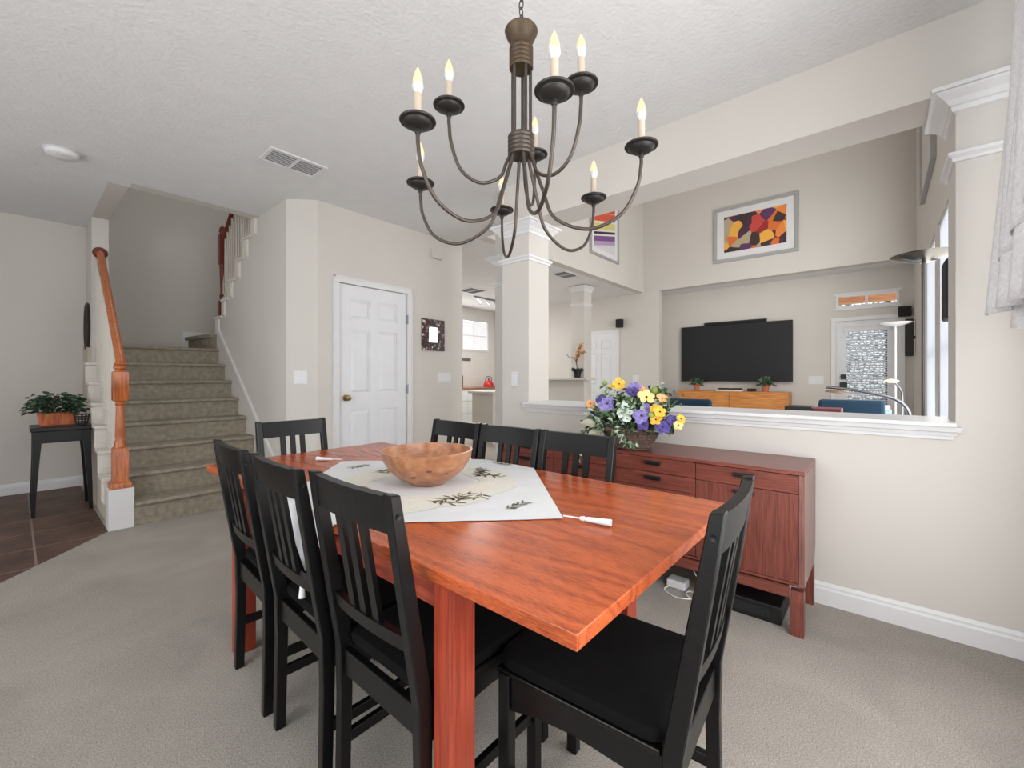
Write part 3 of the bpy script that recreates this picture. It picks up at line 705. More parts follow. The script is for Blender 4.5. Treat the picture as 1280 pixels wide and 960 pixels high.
for c in range(4):
    y0 = SY0+.02+cwid*c+.0015; y1 = y0+cwid-.003; ym = (y0+y1)/2
    if c in (0, 3):
        bm = nb(); box(bm, SX0+.001, SX0+.021, y0, y1, .632, .712, .001); o = obj('drawer', bm, SIDEY, t, world=True); handle(o, ym+.0, .688)
        bm = nb(); box(bm, SX0+.001, SX0+.021, y0, y1, .238, .629, .001); o = obj('door', bm, SIDE, t, world=True); handle(o, ym+.0, .607)
    else:
        zs = [.712, .632, .552, .447, .342, .238]
        for a, b_ in zip(zs, zs[1:]):
            bm = nb(); box(bm, SX0+.001, SX0+.021, y0, y1, b_+.003, a, .001); o = obj('drawer', bm, SIDEY, t, world=True); handle(o, ym, a-.022)
bm = nb()
box(bm, SX0+.012, SX0+.032, SY0+.06, SY1-.06, .160, .213, .002); box(bm, SX1-.06, SX1-.04, SY0+.06, SY1-.06, .155, .205, .002)
for y in (SY0+.1, 1.14, SY1-.12): box(bm, SX0+.03, SX1-.05, y, y+.02, .175, .2235, .001)
obj('base_rail', bm, SIDEY, t, world=True)
for y in (SY0+.004, SY1-.054):
    for x, sg in ((SX0+.004, -1), (SX1-.044, 1)):
        bm = nb(); f_ = 1 if sg < 0 else 0
        pr = ((x, 0), (x+.045, 0), (x+.048, .15), (x+.04, .20), (x+.004, .20), (x, .15))
        prism(bm, pr, 'y', y, y+.05); obj('leg', bm, SIDE, t, world=True)
# under the sideboard
t = thing('subwoofer_box', 'flat black box under the sideboard', 'box', (2.42, .455, 0))
bm = nb(); box(bm, -.12, .12, -.11, .19, .001, .085, .006); obj('box_body', bm, DARK, t)
bm = nb(); box(bm, -.123, -.119, -.06, .14, .02, .065); obj('grille', bm, mat('grille_black', (28, 28, 30), .8, bump=.5, bscale=300), t)
t = thing('power_adapter', 'white power adapter with looped cable under the sideboard', 'adapter', (2.37, .84, 0))
bm = nb(); box(bm, -.04, .04, -.05, .05, .001, .045, .008); obj('adapter_body', bm, TRIM, t)
bm = nb(); tube(bm, catmull([(-.03, .03, .012), (-.09, .04, .006), (-.13, -.03, .006), (-.10, -.10, .006), (-.04, -.12, .006), (-.02, -.07, .006), (-.08, -.07, .012), (-.1, -.14, .006), (-.0, -.15, .02), (.0, -.09, .1), (.0, -.06, .20)]), .0035, 6); obj('cable', bm, mat('cable_white', (220, 218, 214), .5), t)
bm = nb(); tube(bm, catmull([(-.02, -.1, .01), (-.08, -.12, .006), (-.11, -.17, .006), (-.06, -.19, .006), (-.02, -.15, .01), (0, -.13, .12)]), .003, 6); obj('cable', bm, DARK, t)

# ================================================================ FLOWER BASKET
random.seed(11)
BX, BY = 2.37, 1.12
t = thing('flower_basket', 'wicker basket of purple and yellow silk flowers on the sideboard', 'flower basket', (BX, BY, SZ+.001))
bm = nb(); n = 72; rows = []
NL = 36
for k in range(NL+1):
    u = k/NL; z = .115*u; rx, ry = .075+.055*u, .12+.06*u; L = []
    for i in range(n):
        a = 2*PI*i/n; wv = 1+(.03*math.sin(18*a+PI*((k//3) % 2)))*(1 if k % 3 == 1 else .5)+(.02 if k % 3 == 1 else -.02); L.append((rx*wv*math.cos(a), ry*wv*math.sin(a), z))
    rows.append(L)
loft(bm, rows); 
tube(bm, [(.134*math.cos(2*PI*i/40), .184*math.sin(2*PI*i/40), .115+.006*math.sin(i*2.3)) for i in range(41)], .009, 8)
obj('basket', bm, WICK, t, smooth=True)
for q in (-1, 1):
    bm = nb(); tube(bm, [(q*.006+.012*math.sin(k*1.1+q), .165*math.cos(PI*k/24), .11+.16*math.sin(PI*k/24)) for k in range(25)], .0055, 6); obj('basket_handle', bm, WICK, t, smooth=True)
# foliage
fm = [GREEN1, GREEN2, GREEN3]
bm = nb()
for i in range(1000):
    a = random.uniform(0, 2*PI); el = random.uniform(-.1, 1.4); rr_ = random.uniform(.5, 1)
    d = Vector((math.cos(a)*math.cos(el)*.75, math.sin(a)*math.cos(el)*1.25, math.sin(el)*.88))
    p = Vector((0, 0, .11))+d*.205*rr_
    leaf(bm, p, d+Vector((random.uniform(-.8, .8), random.uniform(-.8, .8), random.uniform(-.5, .6))), random.uniform(.025, .055), random.uniform(.014, .032), mi=random.choice((0, 0, 1, 1, 2)))
def vine(pts, cnt, mi_, sz=.03):
    P = catmull(pts, 8); tube(bm, P, .0018, 5, mi=1)
    for i in range(cnt):
        p = P[int(i/cnt*(len(P)-1))]; leaf(bm, p, (random.uniform(-1, 1), random.uniform(-1, 1), random.uniform(-.6, .5)), sz*random.uniform(.7, 1.3), sz*.75, mi=random.choice(mi_))
vine([(-.03, .16, .14), (-.07, .22, .12), (-.09, .28, .06), (-.10, .32, .02)], 34, (1, 2, 0), .034)
vine([(-.06, .18, .14), (-.13, .25, .06), (-.165, .25, .0), (-.175, .23, -.10)], 22, (2, 1), .034)
vine([(-.08, .02, .13), (-.13, -.02, .08), (-.145, -.07, .035), (-.14, -.12, .03)], 46, (2, 2, 1), .026)
vine([(-.07, .06, .14), (-.14, .0, .09), (-.15, -.05, .03)], 26, (2, 2), .026)
vine([(-.02, -.14, .15), (-.03, -.22, .17), (-.03, -.26, .12)], 22, (0, 1), .03)
vine([(0, .02, .22), (-.01, .14, .26), (-.02, .20, .275)], 10, (0, 1), .034)
def fpos(px, py, depth_off):
    X = BX-depth_off; a = (px-640)/535; k = (.758+.652*a); d = X/k
    return (X-BX, d*(.652-.758*a)-BY, 1.15+d*(471-py)/535-SZ)
for (cx_, cy_, sx_, sy_, n_, do_, mi_) in ((782, 515, 16, 12, 70, .145, (2, 2, 1)), (745, 530, 12, 14, 46, .11, (2, 1, 2)), (800, 500, 26, 12, 60, .10, (1, 2, 0)), (832, 505, 12, 12, 40, .08, (0, 1, 1)), (822, 490, 10, 8, 26, .05, (1, 2)), (765, 497, 12, 10, 36, .07, (0, 1, 2))):
    for i in range(n_):
        p = fpos(cx_+random.gauss(0, sx_*.6), cy_+random.gauss(0, sy_*.6), do_*random.uniform(.7, 1))
        leaf(bm, p, (random.uniform(-1, 0), random.uniform(-1, 1), random.uniform(-.7, .7)), random.uniform(.025, .05), random.uniform(.014, .028), mi=random.choice(mi_))
obj('foliage', bm, fm, t)
# big pale leaves
bm = nb()
for p, d, L in (((-.11, .16, .13), (-.4, .7, .15), .10), ((-.12, .12, .10), (-.5, .5, -.25), .10), ((-.12, .14, .12), (-.7, .1, .1), .08)): leaf(bm, p, d, L, L*.7, up=(-.6, 0, .8), fold=.1)
obj('pale_leaf', bm, mat('leaf_sage', (178, 176, 156), .7, var=.1), t)
PUR = mat('petal_purple', (136, 124, 186), .7, var=.35, vscale=60); PUR2 = mat('petal_violet', (84, 72, 142), .7, var=.3, vscale=60); YEL = mat('petal_yellow', (240, 186, 66), .7, var=.2, vscale=60)
CRM = mat('petal_cream', (240, 214, 140), .7, var=.15, vscale=60); PCH = mat('petal_peach', (238, 176, 120), .7, var=.15, vscale=60); WHT = mat('petal_white', (206, 216, 206), .7, var=.15, vscale=60); CEN = mat('flower_centre', (70, 50, 30), .8); LIME = mat('bud_lime', (140, 160, 80), .7)
def flower(p, d, R_, m, name, petals=5, layers=1):
    bm = nb(); d = Vector(d).normalized(); p = Vector(p); u = d.orthogonal().normalized(); v = d.cross(u)
    for ly in range(layers):
        for k in range(petals):
            a = 2*PI*(k+ly*.5)/petals+random.uniform(-.15, .15); e = u*math.cos(a)+v*math.sin(a); s = d.cross(e)
            Rk = R_*(1-.22*ly)*random.uniform(.85, 1.1); cup = .25+.35*ly+random.uniform(-.1, .2)
            base = p+e*R_*.06; L = []
            for (r, w_) in ((0, .06), (.35, .34), (.7, .46), (.95, .32), (1.05, .10)):
                c = base+e*Rk*r+d*Rk*(cup*r*(1.2-r*.7)+.03*math.sin(k*3+r*9)); L.append([c-s*Rk*w_+d*Rk*.05, c-d*0, c+s*Rk*w_+d*Rk*.06*random.uniform(-1, 1)])
            loft(bm, L, cap=False, closed=False)
    M = Matrix.Translation(p+d*R_*.12) @ d.to_track_quat('Z', 'Y').to_matrix().to_4x4()
    lathe(bm, [(.001, -.1*R_), (.14*R_, -.05*R_), (.12*R_, .08*R_), (.001, .12*R_)], 8, mi=1, M=M)
    return obj(name, bm, [m, CEN], t, smooth=False)
# local: image right = -y (roughly) and towards camera = -x ; positions fitted to the photo
def fpos(px, py, depth_off):
    # depth_off: towards camera in metres (world X lower)
    X = BX-depth_off; a = (px-640)/535; k = (.758+.652*a); d = X/k
    return (X-BX, d*(.652-.758*a)-BY, 1.15+d*(471-py)/535-SZ)
cd = (-.72, -.4, .45)
FL = [(759, 505, .12, PUR, 'purple_flower', .045, 6, 3), (753, 500, .08, PUR2, 'violet_flower', .036, 6, 2), (791, 491, .10, PUR2, 'violet_flower', .040, 6, 3), (793, 485, .07, PUR, 'purple_flower', .036, 6, 2),
      (802, 520, .14, PUR, 'purple_flower', .044, 6, 3), (808, 512, .12, PUR, 'purple_flower', .034, 5, 2), (804, 531, .15, PUR2, 'violet_flower', .034, 5, 2), (828, 534, .13, PUR2, 'violet_flower', .040, 6, 3), (840, 526, .09, PUR2, 'violet_flower', .030, 6, 2),
      (808, 497, .12, CRM, 'cream_flower', .046, 5, 1), (825, 515, .13, YEL, 'yellow_flower', .034, 5, 2), (820, 525, .14, YEL, 'yellow_flower', .034, 5, 2), (818, 511, .12, YEL, 'yellow_flower', .026, 5, 1), (851, 524, .08, YEL, 'yellow_flower', .026, 5, 2), (848, 532, .10, CRM, 'cream_flower', .028, 5, 2),
      (774, 480, .05, YEL, 'yellow_flower', .036, 5, 1), (766, 483, .05, YEL, 'yellow_flower', .024, 5, 1), (738, 505, .06, PCH, 'peach_flower', .030, 5, 2), (828, 498, .10, PCH, 'peach_flower', .030, 5, 2), (803, 488, .06, PCH, 'peach_flower', .026, 5, 2),
      (777, 517, .15, WHT, 'white_flower', .026, 6, 2), (787, 516, .15, WHT, 'white_flower', .024, 6, 2), (781, 509, .14, WHT, 'white_flower', .024, 6, 2), (784, 524, .15, WHT, 'white_flower', .022, 6, 2)]
for px, py, do, m, nm, R_, pt, ly in FL:
    flower(fpos(px, py, do), (cd[0]+random.uniform(-.35, .35), cd[1]+random.uniform(-.35, .35), cd[2]+random.uniform(-.3, .3)), R_*.95, m, nm, pt, ly)
for px, py, do, rr_ in ((756, 479, .03, .016), (735, 508, .06, .016), (819, 489, .06, .024), (814, 519, .14, .018)):
    bm = nb(); p = Vector(fpos(px, py, do)); M = Matrix.Translation(p)
    lathe(bm, [(.001, -rr_)]+[(rr_*math.cos(a), rr_*math.sin(a)) for a in (-1, -.5, 0, .5, 1)]+[(.001, rr_)], 10, M=M); tube(bm, [p, p*.5+Vector((0, .03, .06))], .0015, 5); obj('green_bud', bm, LIME, t, smooth=True)

# ================================================================ CHANDELIER
CW = .105; dc = 14.25*CW; Rr = 3.83*CW
F = Vector((.758, .652, 0)); RT = Vector((.652, -.758, 0))
cc = F*dc + RT*(dc*.0215)
t = thing('chandelier', 'bronze nine light candle chandelier hanging on a chain', 'chandelier', (cc.x, cc.y, 0))
Z = lambda y: 1.15+dc*(471-y)/535
zU, zL, zB = 1.15+8.55*CW, 1.15+6.95*CW, 1.64
def axis(deg):  # angle measured from image-right towards depth
    a = math.radians(deg); return RT*math.cos(a)+F*math.sin(a)
# centre column
bm = nb(); zt, zr0, zr1, zm0, zm1 = Z(38), Z(60), Z(87), Z(170), Z(196)
lathe(bm, [(.001, zt), (.055, zt), (.058, zt-.006), (.055, zt-.014), (.045, zt-.035), (.038, zr0+.01), (.038, zr0)], 32)
obj('top_cup', bm, COPPER, t, smooth=True)
def ribbed(z0, z1, r0, nm, m):
    bm = nb(); pr = [(.001, z0)]; nrib = 5
    for k in range(nrib):
        a = z0+(z1-z0)*k/nrib; b_ = z0+(z1-z0)*(k+1)/nrib; h = (b_-a)
        pr += [(r0*.93, a), (r0, a-(-h*.3)), (r0, b_-h*.3), (r0*.93, b_)]
    pr += [(.001, z1)]; lathe(bm, pr, 32); obj(nm, bm, m, t, smooth=True)
ribbed(zr0, zr1, .042, 'upper_collar', COPPER); ribbed(zm0, zm1, .047, 'lower_collar', BRONZE)
for k in range(5):
    a = 2*PI*k/5+.55; bm = nb(); tube(bm, [(.033*math.cos(a), .033*math.sin(a), zm0-.005), (.033*math.cos(a), .033*math.sin(a), zr1+.005)], .0056, 10); obj('column_rod', bm, BRONZE, t, smooth=True)
# chain
bm = nb(); tube(bm, [(.652*.018*math.cos(2*PI*k/16), -.758*.018*math.cos(2*PI*k/16), zt+.015+.018*math.sin(2*PI*k/16)) for k in range(17)], .0028, 6); obj('loop', bm, BRONZE, t, smooth=True)
bm = nb(); z = zt+.035; k = 0
while z < H-.02:
    v = k % 2; L = []
    for q in range(17):
        a = 2*PI*q/16; h, vv = .009*math.cos(a), .017*math.sin(a); L.append((h if v else 0, 0 if v else h, z+vv))
    tube(bm, L, .0022, 6); z += .027; k += 1
obj('chain', bm, BRONZE, t, smooth=True)
bm = nb(); lathe(bm, [(.001, H-.001), (.06, H-.001), (.055, H-.02), (.015, H-.035), (.001, H-.04)], 24); obj('ceiling_canopy', bm, BRONZE, t, smooth=True)
def lamp_arm(deg, R_, zc, zbot, hub_r, hub_z):
    e = axis(deg); P = lambda r, z: (e.x*r, e.y*r, z)
    h = hub_z-zbot; g = min(1, h/.25)
    ctrl = [P(hub_r, hub_z), P(hub_r, hub_z-.2*h), P(hub_r+.02+R_*.06*g, zbot+.42*h), P(R_*.30+.01*(1-g), zbot+.14*h), P(R_*.58, zbot), P(R_*.84, zbot+.035), P(R_*.97, zbot+.12), P(R_, zc-.05)]
    if zc-zbot < .25 or True: pass
    bm = nb(); tube(bm, catmull(ctrl, 7)+[Vector(P(R_, zc-.028))], .0058, 10); arm = obj('arm', bm, BRONZE, t, smooth=True)
    c = P(R_, 0)
    bm = nb(); lathe(bm, [(.001, zc-.034), (.007, zc-.032), (.009, zc-.024), (.006, zc-.016), (.012, zc-.014), (.028, zc-.012), (.038, zc-.005), (.041, zc+.001), (.051, zc+.003), (.0525, zc+.006), (.051, zc+.009), (.042, zc+.007), (.030, zc+.004), (.024, zc+.006), (.022, zc+.016), (.018, zc+.018), (.018, zc+.024), (.001, zc+.024)], 32, c=(c[0], c[1]))
    obj('drip_pan', bm, BRONZED, t, smooth=True)
    bm = nb(); lathe(bm, [(.001, zc+.02), (.0115, zc+.02), (.0115, zc+.085), (.001, zc+.085)], 16, c=(c[0], c[1])); cn = obj('candle_sleeve', bm, IVORY, t, smooth=True)
    bm = nb(); lathe(bm, [(.001, zc+.085), (.009, zc+.085), (.015, zc+.098), (.0165, zc+.106), (.0155, zc+.112), (.001, zc+.112)], 16, c=(c[0], c[1]))
    obj('bulb_base', bm, BULBW, cn, smooth=True)
    bm = nb(); lathe(bm, [(.001, zc+.112), (.0153, zc+.113), (.0135, zc+.128), (.008, zc+.146), (.003, zc+.158), (.001, zc+.161)], 16, c=(c[0], c[1])); obj('bulb', bm, GLOW, cn, smooth=True)
for k in range(6): lamp_arm(-139+60*k, Rr, zL, zB, .034, zm0+.01)
for k in range(3): lamp_arm(-164+120*k, 2.4*CW, zU, 1.81, .022, zm0+.01)

# ================================================================ WALL / CEILING FITTINGS
def register(name, label, x, y, lx, ly, n, m, ind=0, rz=0, frame=TRIM, group=None):
    t = thing(name, label, 'vent', (x, y, H), rz)
    bm = nb(); e = .022
    for a in ((-lx/2, lx/2, -ly/2, -ly/2+e), (-lx/2, lx/2, ly/2-e, ly/2), (-lx/2, -lx/2+e, -ly/2+e, ly/2-e), (lx/2-e, lx/2, -ly/2+e, ly/2-e)): box(bm, *a, -.010, -.0005)
    box(bm, -.008, .008, -ly/2+e, ly/2-e, -.012, -.002)
    obj('vent_frame', bm, frame, t)
    for k in range(n):
        y_ = -ly/2+e+(ly-2*e)*(k+.5)/n; bm = nb(); box(bm, -lx/2+e, lx/2-e, -.005, .005, -.0012, .0012, M=Matrix.Translation((0, y_, -.006)) @ Matrix.Rotation(math.radians(35), 4, 'X')); obj('vent_blade', bm, frame, t)
    bm = nb(); box(bm, -lx/2+e, lx/2-e, -ly/2+e, ly/2-e, -.0015, -.0006); obj('vent_backing', bm, m, t)
register('ceiling_vent', 'long white ceiling vent over the dining table near the stairs', 1.355, 3.305, .40, .25, 7, mat('vent_grey', (150, 150, 150), .8), rz=0)
register('ceiling_vent', 'square ceiling vent in the kitchen ceiling', 5.49, 5.69, .42, .42, 8, mat('vent_dark', (70, 70, 70), .8))
register('ceiling_vent', 'square ceiling vent beside the upper living room wall', 5.58, 3.72, .42, .30, 7, mat('vent_dark', (70, 70, 70), .8))
t = thing('smoke_detector', 'round white smoke detector on the ceiling', 'smoke detector', (.22, 4.37, H))
bm = nb(); lathe(bm, [(.001, -.001), (.095, -.001), (.10, -.008), (.088, -.012), (.085, -.035), (.07, -.045), (.001, -.047)], 32); obj('detector_body', bm, TRIM, t, smooth=True)
bm = nb(); box(bm, -.03, .03, -.075, -.06, -.049, -.040, .002); obj('test_button', bm, GREYW, t)
def plate(name, label, loc, rz, w_, h_, n, cat='light switch'):
    t = thing(name, label, cat, loc, rz)
    bm = nb(); box(bm, -w_/2, w_/2, -.006, -.0005, -h_/2, h_/2, .002); obj('cover_plate', bm, TRIM, t)
    for k in range(n):
        x = (k-(n-1)/2)*.046
        bm = nb(); box(bm, x-.016, x+.016, -.010, -.005, -.032, .032, .002); obj('rocker' if cat == 'light switch' else 'socket', bm, DOORW, t)
def at_plane_y(px, py, Y): a = (px-640)/535; d = Y/(.652-.758*a); return (d*(.758+.652*a), Y, 1.15+d*(471-py)/535)
def at_plane_x(px, py, X): a = (px-640)/535; d = X/(.758+.652*a); return (X, d*(.652-.758*a), 1.15+d*(471-py)/535)
p = at_plane_y(555, 472, 3.84); plate('light_switch', 'wide four gang switch plate below the mosaic framed mirror', p, 0, .20, .115, 4)
plate('light_switch', 'two gang white switch plate on the angled wall near stairs', (1.675, 3.942, 1.145), math.radians(-44.3), .118, .118, 2)
p = at_plane_x(644, 474, XW); plate('wall_outlet', 'white outlet plate on the square column', p, -PI/2, .075, .12, 1, 'outlet')
p = at_plane_x(795, 473, 7.76); plate('light_switch', 'small switch plate on the far wall left of the television', p, -PI/2, .12, .12, 1)
p = at_plane_x(1020, 475, 8.3); plate('light_switch', 'switch plate between the television and the patio door', p, -PI/2, .2, .13, 3)
t = thing('door_chime', 'small white door chime box high on the wall', 'door chime', at_plane_y(544, 318, 3.84))
bm = nb(); box(bm, -.075, .075, -.045, -.0005, -.055, .055, .006); obj('chime_cover', bm, WALL, t)
bm = nb(); box(bm, -.07, .07, -.047, -.044, -.05, -.047); obj('chime_slot', bm, GREYW, t)
# mosaic framed mirror
t = thing('mosaic_mirror', 'small dark mosaic framed mirror on the wall beside closet door', 'mirror', at_plane_y(540.5, 419, 3.84))
MOS = mat('mosaic_dark', (62, 40, 40), .4); nt = MOS.node_tree; b = nt.nodes['Principled BSDF']; tc = nt.nodes.new('ShaderNodeTexCoord'); vo = nt.nodes.new('ShaderNodeTexVoronoi'); vo.inputs['Scale'].default_value = 45
nt.links.new(tc.outputs['Object'], vo.inputs['Vector']); rr = nt.nodes.new('ShaderNodeValToRGB'); e = rr.color_ramp.elements; rr.color_ramp.interpolation = 'CONSTANT'
e[0].position = 0; e[0].color = lin((46, 32, 34)); e[1].position = .62; e[1].color = lin((150, 120, 116)); x_ = e.new(.72); x_.color = lin((120, 44, 40)); x_ = e.new(.8); x_.color = lin((40, 34, 44)); x_ = e.new(.93); x_.color = lin((210, 205, 200))
sep = nt.nodes.new('ShaderNodeSeparateColor'); nt.links.new(vo.outputs['Color'], sep.inputs[0]); nt.links.new(sep.outputs[0], rr.inputs[0]); nt.links.new(rr.outputs[0], b.inputs['Base Color'])
bm = nb(); A, B_ = .155, .175
for a in ((-A, A, B_-.085, B_), (-A, A, -B_, -B_+.09), (-A, -A+.085, -B_+.09, B_-.085), (A-.085, A, -B_+.09, B_-.085)): box(bm, a[0], a[1], -.03, -.0005, a[2], a[3], .003)
obj('mosaic_frame', bm, MOS, t)
bm = nb(); box(bm, -A+.085, A-.085, -.018, -.001, -B_+.09, B_-.085); obj('mirror_glass', bm, mat('mirror_pale', (200, 222, 220), .15, metal=.6, var=.25, vscale=22), t)
# partition-side ornament
t = thing('wall_ornament', 'dark oval framed ornament on the entry side of the stair partition', 'mirror', (.4995, 6.17, 1.66))
bm = nb(); L = [];
for rr_, x in ((.14, -.001), (.145, -.02), (.13, -.03), (.115, -.02), (.11, -.006)): L.append([(x, rr_*math.cos(2*PI*k/32), rr_*1.75*math.sin(2*PI*k/32)) for k in range(32)])
loft(bm, L, cap=True); obj('ornament_frame', bm, mat('dark_wood', (52, 42, 38), .5), t, smooth=True)

# ================================================================ ENTRY TABLE + PLANT
t = thing('side_table', 'black square side table on the tiled entry floor', 'table', (.268, 5.42, -.004), 0)
SWD = .235
bm = nb(); box(bm, -.185, .185, -.20, .20, .70, .735, .006); obj('tabletop', bm, BLACK, t)
bm = nb()
for s in (-1, 1): box(bm, s*.145-.011, s*.145+.011, -.14, .14, .60, .70); box(bm, -.134, .134, s*.151-.011, s*.151+.011, .60, .70)
obj('apron', bm, BLACK, t)
for sx in (-1, 1):
    for sy in (-1, 1):
        bm = nb(); loops = []
        for z, off, w_ in ((0, 1.0, .024), (.2, .965, .030), (.45, .90, .040), (.62, .86, .052), (.70, .85, .056)):
            cx, cy = sx*.170*off, sy*.175*off
            loops.append([(cx-w_/2, cy-w_/2, z), (cx+w_/2, cy-w_/2, z), (cx+w_/2, cy+w_/2, z), (cx-w_/2, cy+w_/2, z)])
        loft(bm, loops); obj('leg', bm, BLACK, t)
t = thing('potted_fern', 'dark green fern in a terracotta striped pot on the black side table', 'plant', (.245, 5.49, .7315))
bm = nb(); rect(bm, -.105, .105, -.065, .065, [(0, 0), (.08, .012), (.105, .016), (.11, .010)]); 
BAM = wood('bamboo_pot', (140, 66, 36), (196, 110, 70), 'z', rough=.6, fine=24, along=1)
obj('pot', bm, BAM, t)
bm = nb(); random.seed(5)
for i in range(700):
    a = random.uniform(0, 2*PI); r = random.uniform(.2, 1); el = random.uniform(-.1, 1.3)
    p = Vector((math.cos(a)*.19*r*math.cos(el*.6), math.sin(a)*.11*r*math.cos(el*.6), .11+.17*math.sin(max(el, 0))*random.uniform(.4, 1)))
    leaf(bm, p, (math.cos(a)+random.uniform(-.5, .5), math.sin(a)+random.uniform(-.5, .5), random.uniform(-.6, .5)), random.uniform(.03, .06), random.uniform(.014, .024), mi=random.choice((0, 0, 0, 1)))
obj('foliage', bm, [GREEN1, GREEN2], t)
t = thing('small_basket', 'dark wire basket beside the fern pot', 'basket', (.385, 5.29, .7315))
bm = nb()
for k in range(5): tube(bm, [((.032+.005*k)*math.cos(2*PI*i/20), (.028+.005*k)*math.sin(2*PI*i/20), .004+.022*k) for i in range(21)], .004, 5)
for i in range(12):
    a = 2*PI*i/12; tube(bm, [(.035*math.cos(a), .03*math.sin(a), .002), (.052*math.cos(a), .048*math.sin(a), .094)], .003, 5)
obj('basket_body', bm, mat('basket_dark', (44, 36, 32), .8), t)

# ================================================================ CURTAIN
t = thing('curtain', 'light grey fabric valance cascade hanging at the window beside pillar', 'curtain', (2.2, -.40, 1.3))
LG = mat('grey_fabric', (234, 234, 236), .95, bump=.35, bscale=260, spec=.05, var=.08, vscale=90)
def sheet(x_left_top, x_left_bot, x_right, y_top, y_bot, z_bot, zr, folds, nm, amp=.02):
    bm = nb(); NU, NV = 60, 24; g = []
    for j in range(NV+1):
        v = j/NV; row = []
        for i in range(NU+1):
            u = i/NU; xl = x_left_top+(x_left_bot-x_left_top)*v
            x = xl+(x_right-xl)*u; zb = z_bot+(zr-z_bot)*u; z = 2.62+(zb-2.62)*v
            y = y_top+(y_bot-y_top)*v*(1-u*.6)+amp*(.3+v)*math.sin(folds*2*PI*u+.6*v)
            row.append(bm.verts.new((x, y, z)))
        g.append(row)
    for j in range(NV):
        for i in range(NU): bm.faces.new((g[j][i], g[j][i+1], g[j+1][i+1], g[j+1][i]))
    o = obj(nm, bm, LG, t, smooth=True, world=True); md = o.modifiers.new('thick', 'SOLIDIFY'); md.thickness = .003
sheet(2.36, 2.44, 1.75, -.395, -.33, 1.385, 1.42, 5, 'front_cascade')
sheet(2.34, 2.37, 1.75, -.43, -.385, 1.33, 1.22, 4, 'back_cascade')
sheet(2.34, 2.30, 1.75, -.375, -.335, 1.56, 1.80, 4, 'top_cascade', .012)
bm = nb(); tube(bm, [(-.0, -.41, 2.64), (2.5, -.41, 2.64)], .014, 12); tube(bm, [(2.46, -.41, 2.64), (2.46, -.62, 2.64)], .008, 8); obj('curtain_rod', bm, DARK, t, world=True)

# ================================================================ LIVING ROOM THINGS
t = thing('television', 'large black flat television on the far wall', 'television', (8.3, 1.967, 1.06))
bm = nb(); box(bm, -.06, -.02, -.89, .89, 0, 1.02, .005); obj('tv_body', bm, DARK, t)
bm = nb(); box(bm, -.0625, -.0595, -.875, .875, .018, 1.005); obj('screen', bm, SCREEN, t)
bm = nb(); box(bm, -.0615, -.0595, -.89, .89, -.004, .006); obj('bezel_strip', bm, STEEL, t)
bm = nb(); box(bm, -.02, 0, -.3, .3, .2, .8); obj('wall_mount', bm, DARK, t)
t = thing('soundbar', 'slim black soundbar mounted above the television', 'speaker', (8.3, 1.95, 2.085))
bm = nb(); box(bm, -.05, -.001, -.5, .5, .0, .05, .004); obj('soundbar_body', bm, DARK, t)
bm = nb(); box(bm, -.052, -.049, -.48, .48, .006, .044); obj('grille', bm, mat('grille_black', (28, 28, 30), .8), t)
# console
t = thing('media_console', 'orange wood console cabinet below the television', 'cabinet', (8.05, 1.93, 0))
bm = nb(); box(bm, -.2, .2, -.84, .84, .885, .905, .002); box(bm, -.2, .2, -.84, .84, .10, .12)
for y in (-.84, .82): box(bm, -.2, .2, y, y+.02, .12, .885)
box(bm, .18, .2, -.82, .82, .12, .885); obj('cabinet_body', bm, ORANGEW, t)
for k in range(2):
    y0 = -.82+.82*k+.003; bm = nb(); box(bm, -.2, -.182, y0, y0+.814, .122, .883, .002); d_ = obj('sliding_door', bm, ORANGEW, t)
bm = nb()
for x in (-.15, .15):
    for y in (-.75, .75): box(bm, x-.02, x+.02, y-.02, y+.02, 0, .10)
obj('cabinet_feet', bm, DARK, t)
def pot_plant(name, label, loc, r, h, spread, n, leafm, seed, potm=TERRA, group=None):
    random.seed(seed); t = thing(name, label, 'plant', loc, group=group)
    bm = nb(); lathe(bm, [(.001, 0), (r*.7, 0), (r, h*.85), (r*1.12, h*.87), (r*1.12, h), (r*.95, h), (r*.9, h*.9), (.001, h*.9)], 20); obj('pot', bm, potm, t, smooth=True)
    bm = nb()
    for i in range(n):
        a = random.uniform(0, 2*PI); el = random.uniform(-.2, 1.5); d = Vector((math.cos(a)*math.cos(el), math.sin(a)*math.cos(el), math.sin(el)*.8))
        leaf(bm, Vector((0, 0, h))+d*spread*random.uniform(.2, .9), d+Vector((random.uniform(-.5, .5),)*3), spread*.4, spread*.2, mi=random.choice((0, 1)))
    obj('foliage', bm, leafm, t); return t
pot_plant('potted_succulent', 'small green plant in terracotta pot at left end of the console', (8.0, 2.50, .9055), .055, .11, .13, 120, [GREEN1, GREEN2], 1, group='small potted plants on the console')
pot_plant('potted_succulent', 'small green plant in terracotta pot at right end of the console', (8.0, 1.42, .9055), .06, .11, .14, 140, [GREEN1, GREEN2], 2, group='small potted plants on the console')
t = thing('game_console', 'black and white media boxes on the console between two plants', 'electronics', (8.0, 1.98, .9055))
bm = nb(); box(bm, -.1, .1, -.24, .18, 0, .025, .003); obj('tray', bm, TRIM, t)
bm = nb(); box(bm, -.09, .09, -.2, -.04, .0255, .05, .003); box(bm, -.09, .09, .0, .14, .0255, .05, .003); obj('media_box', bm, DARK, t)
t = thing('remote_hub', 'small black box on the console near right plant', 'electronics', (8.0, 1.62, .9055))
bm = nb(); box(bm, -.05, .05, -.06, .06, 0, .05, .004); obj('hub_body', bm, DARK, t); bm = nb(); box(bm, -.052, -.049, -.05, .05, .01, .04); obj('front_window', bm, SCREEN, t)
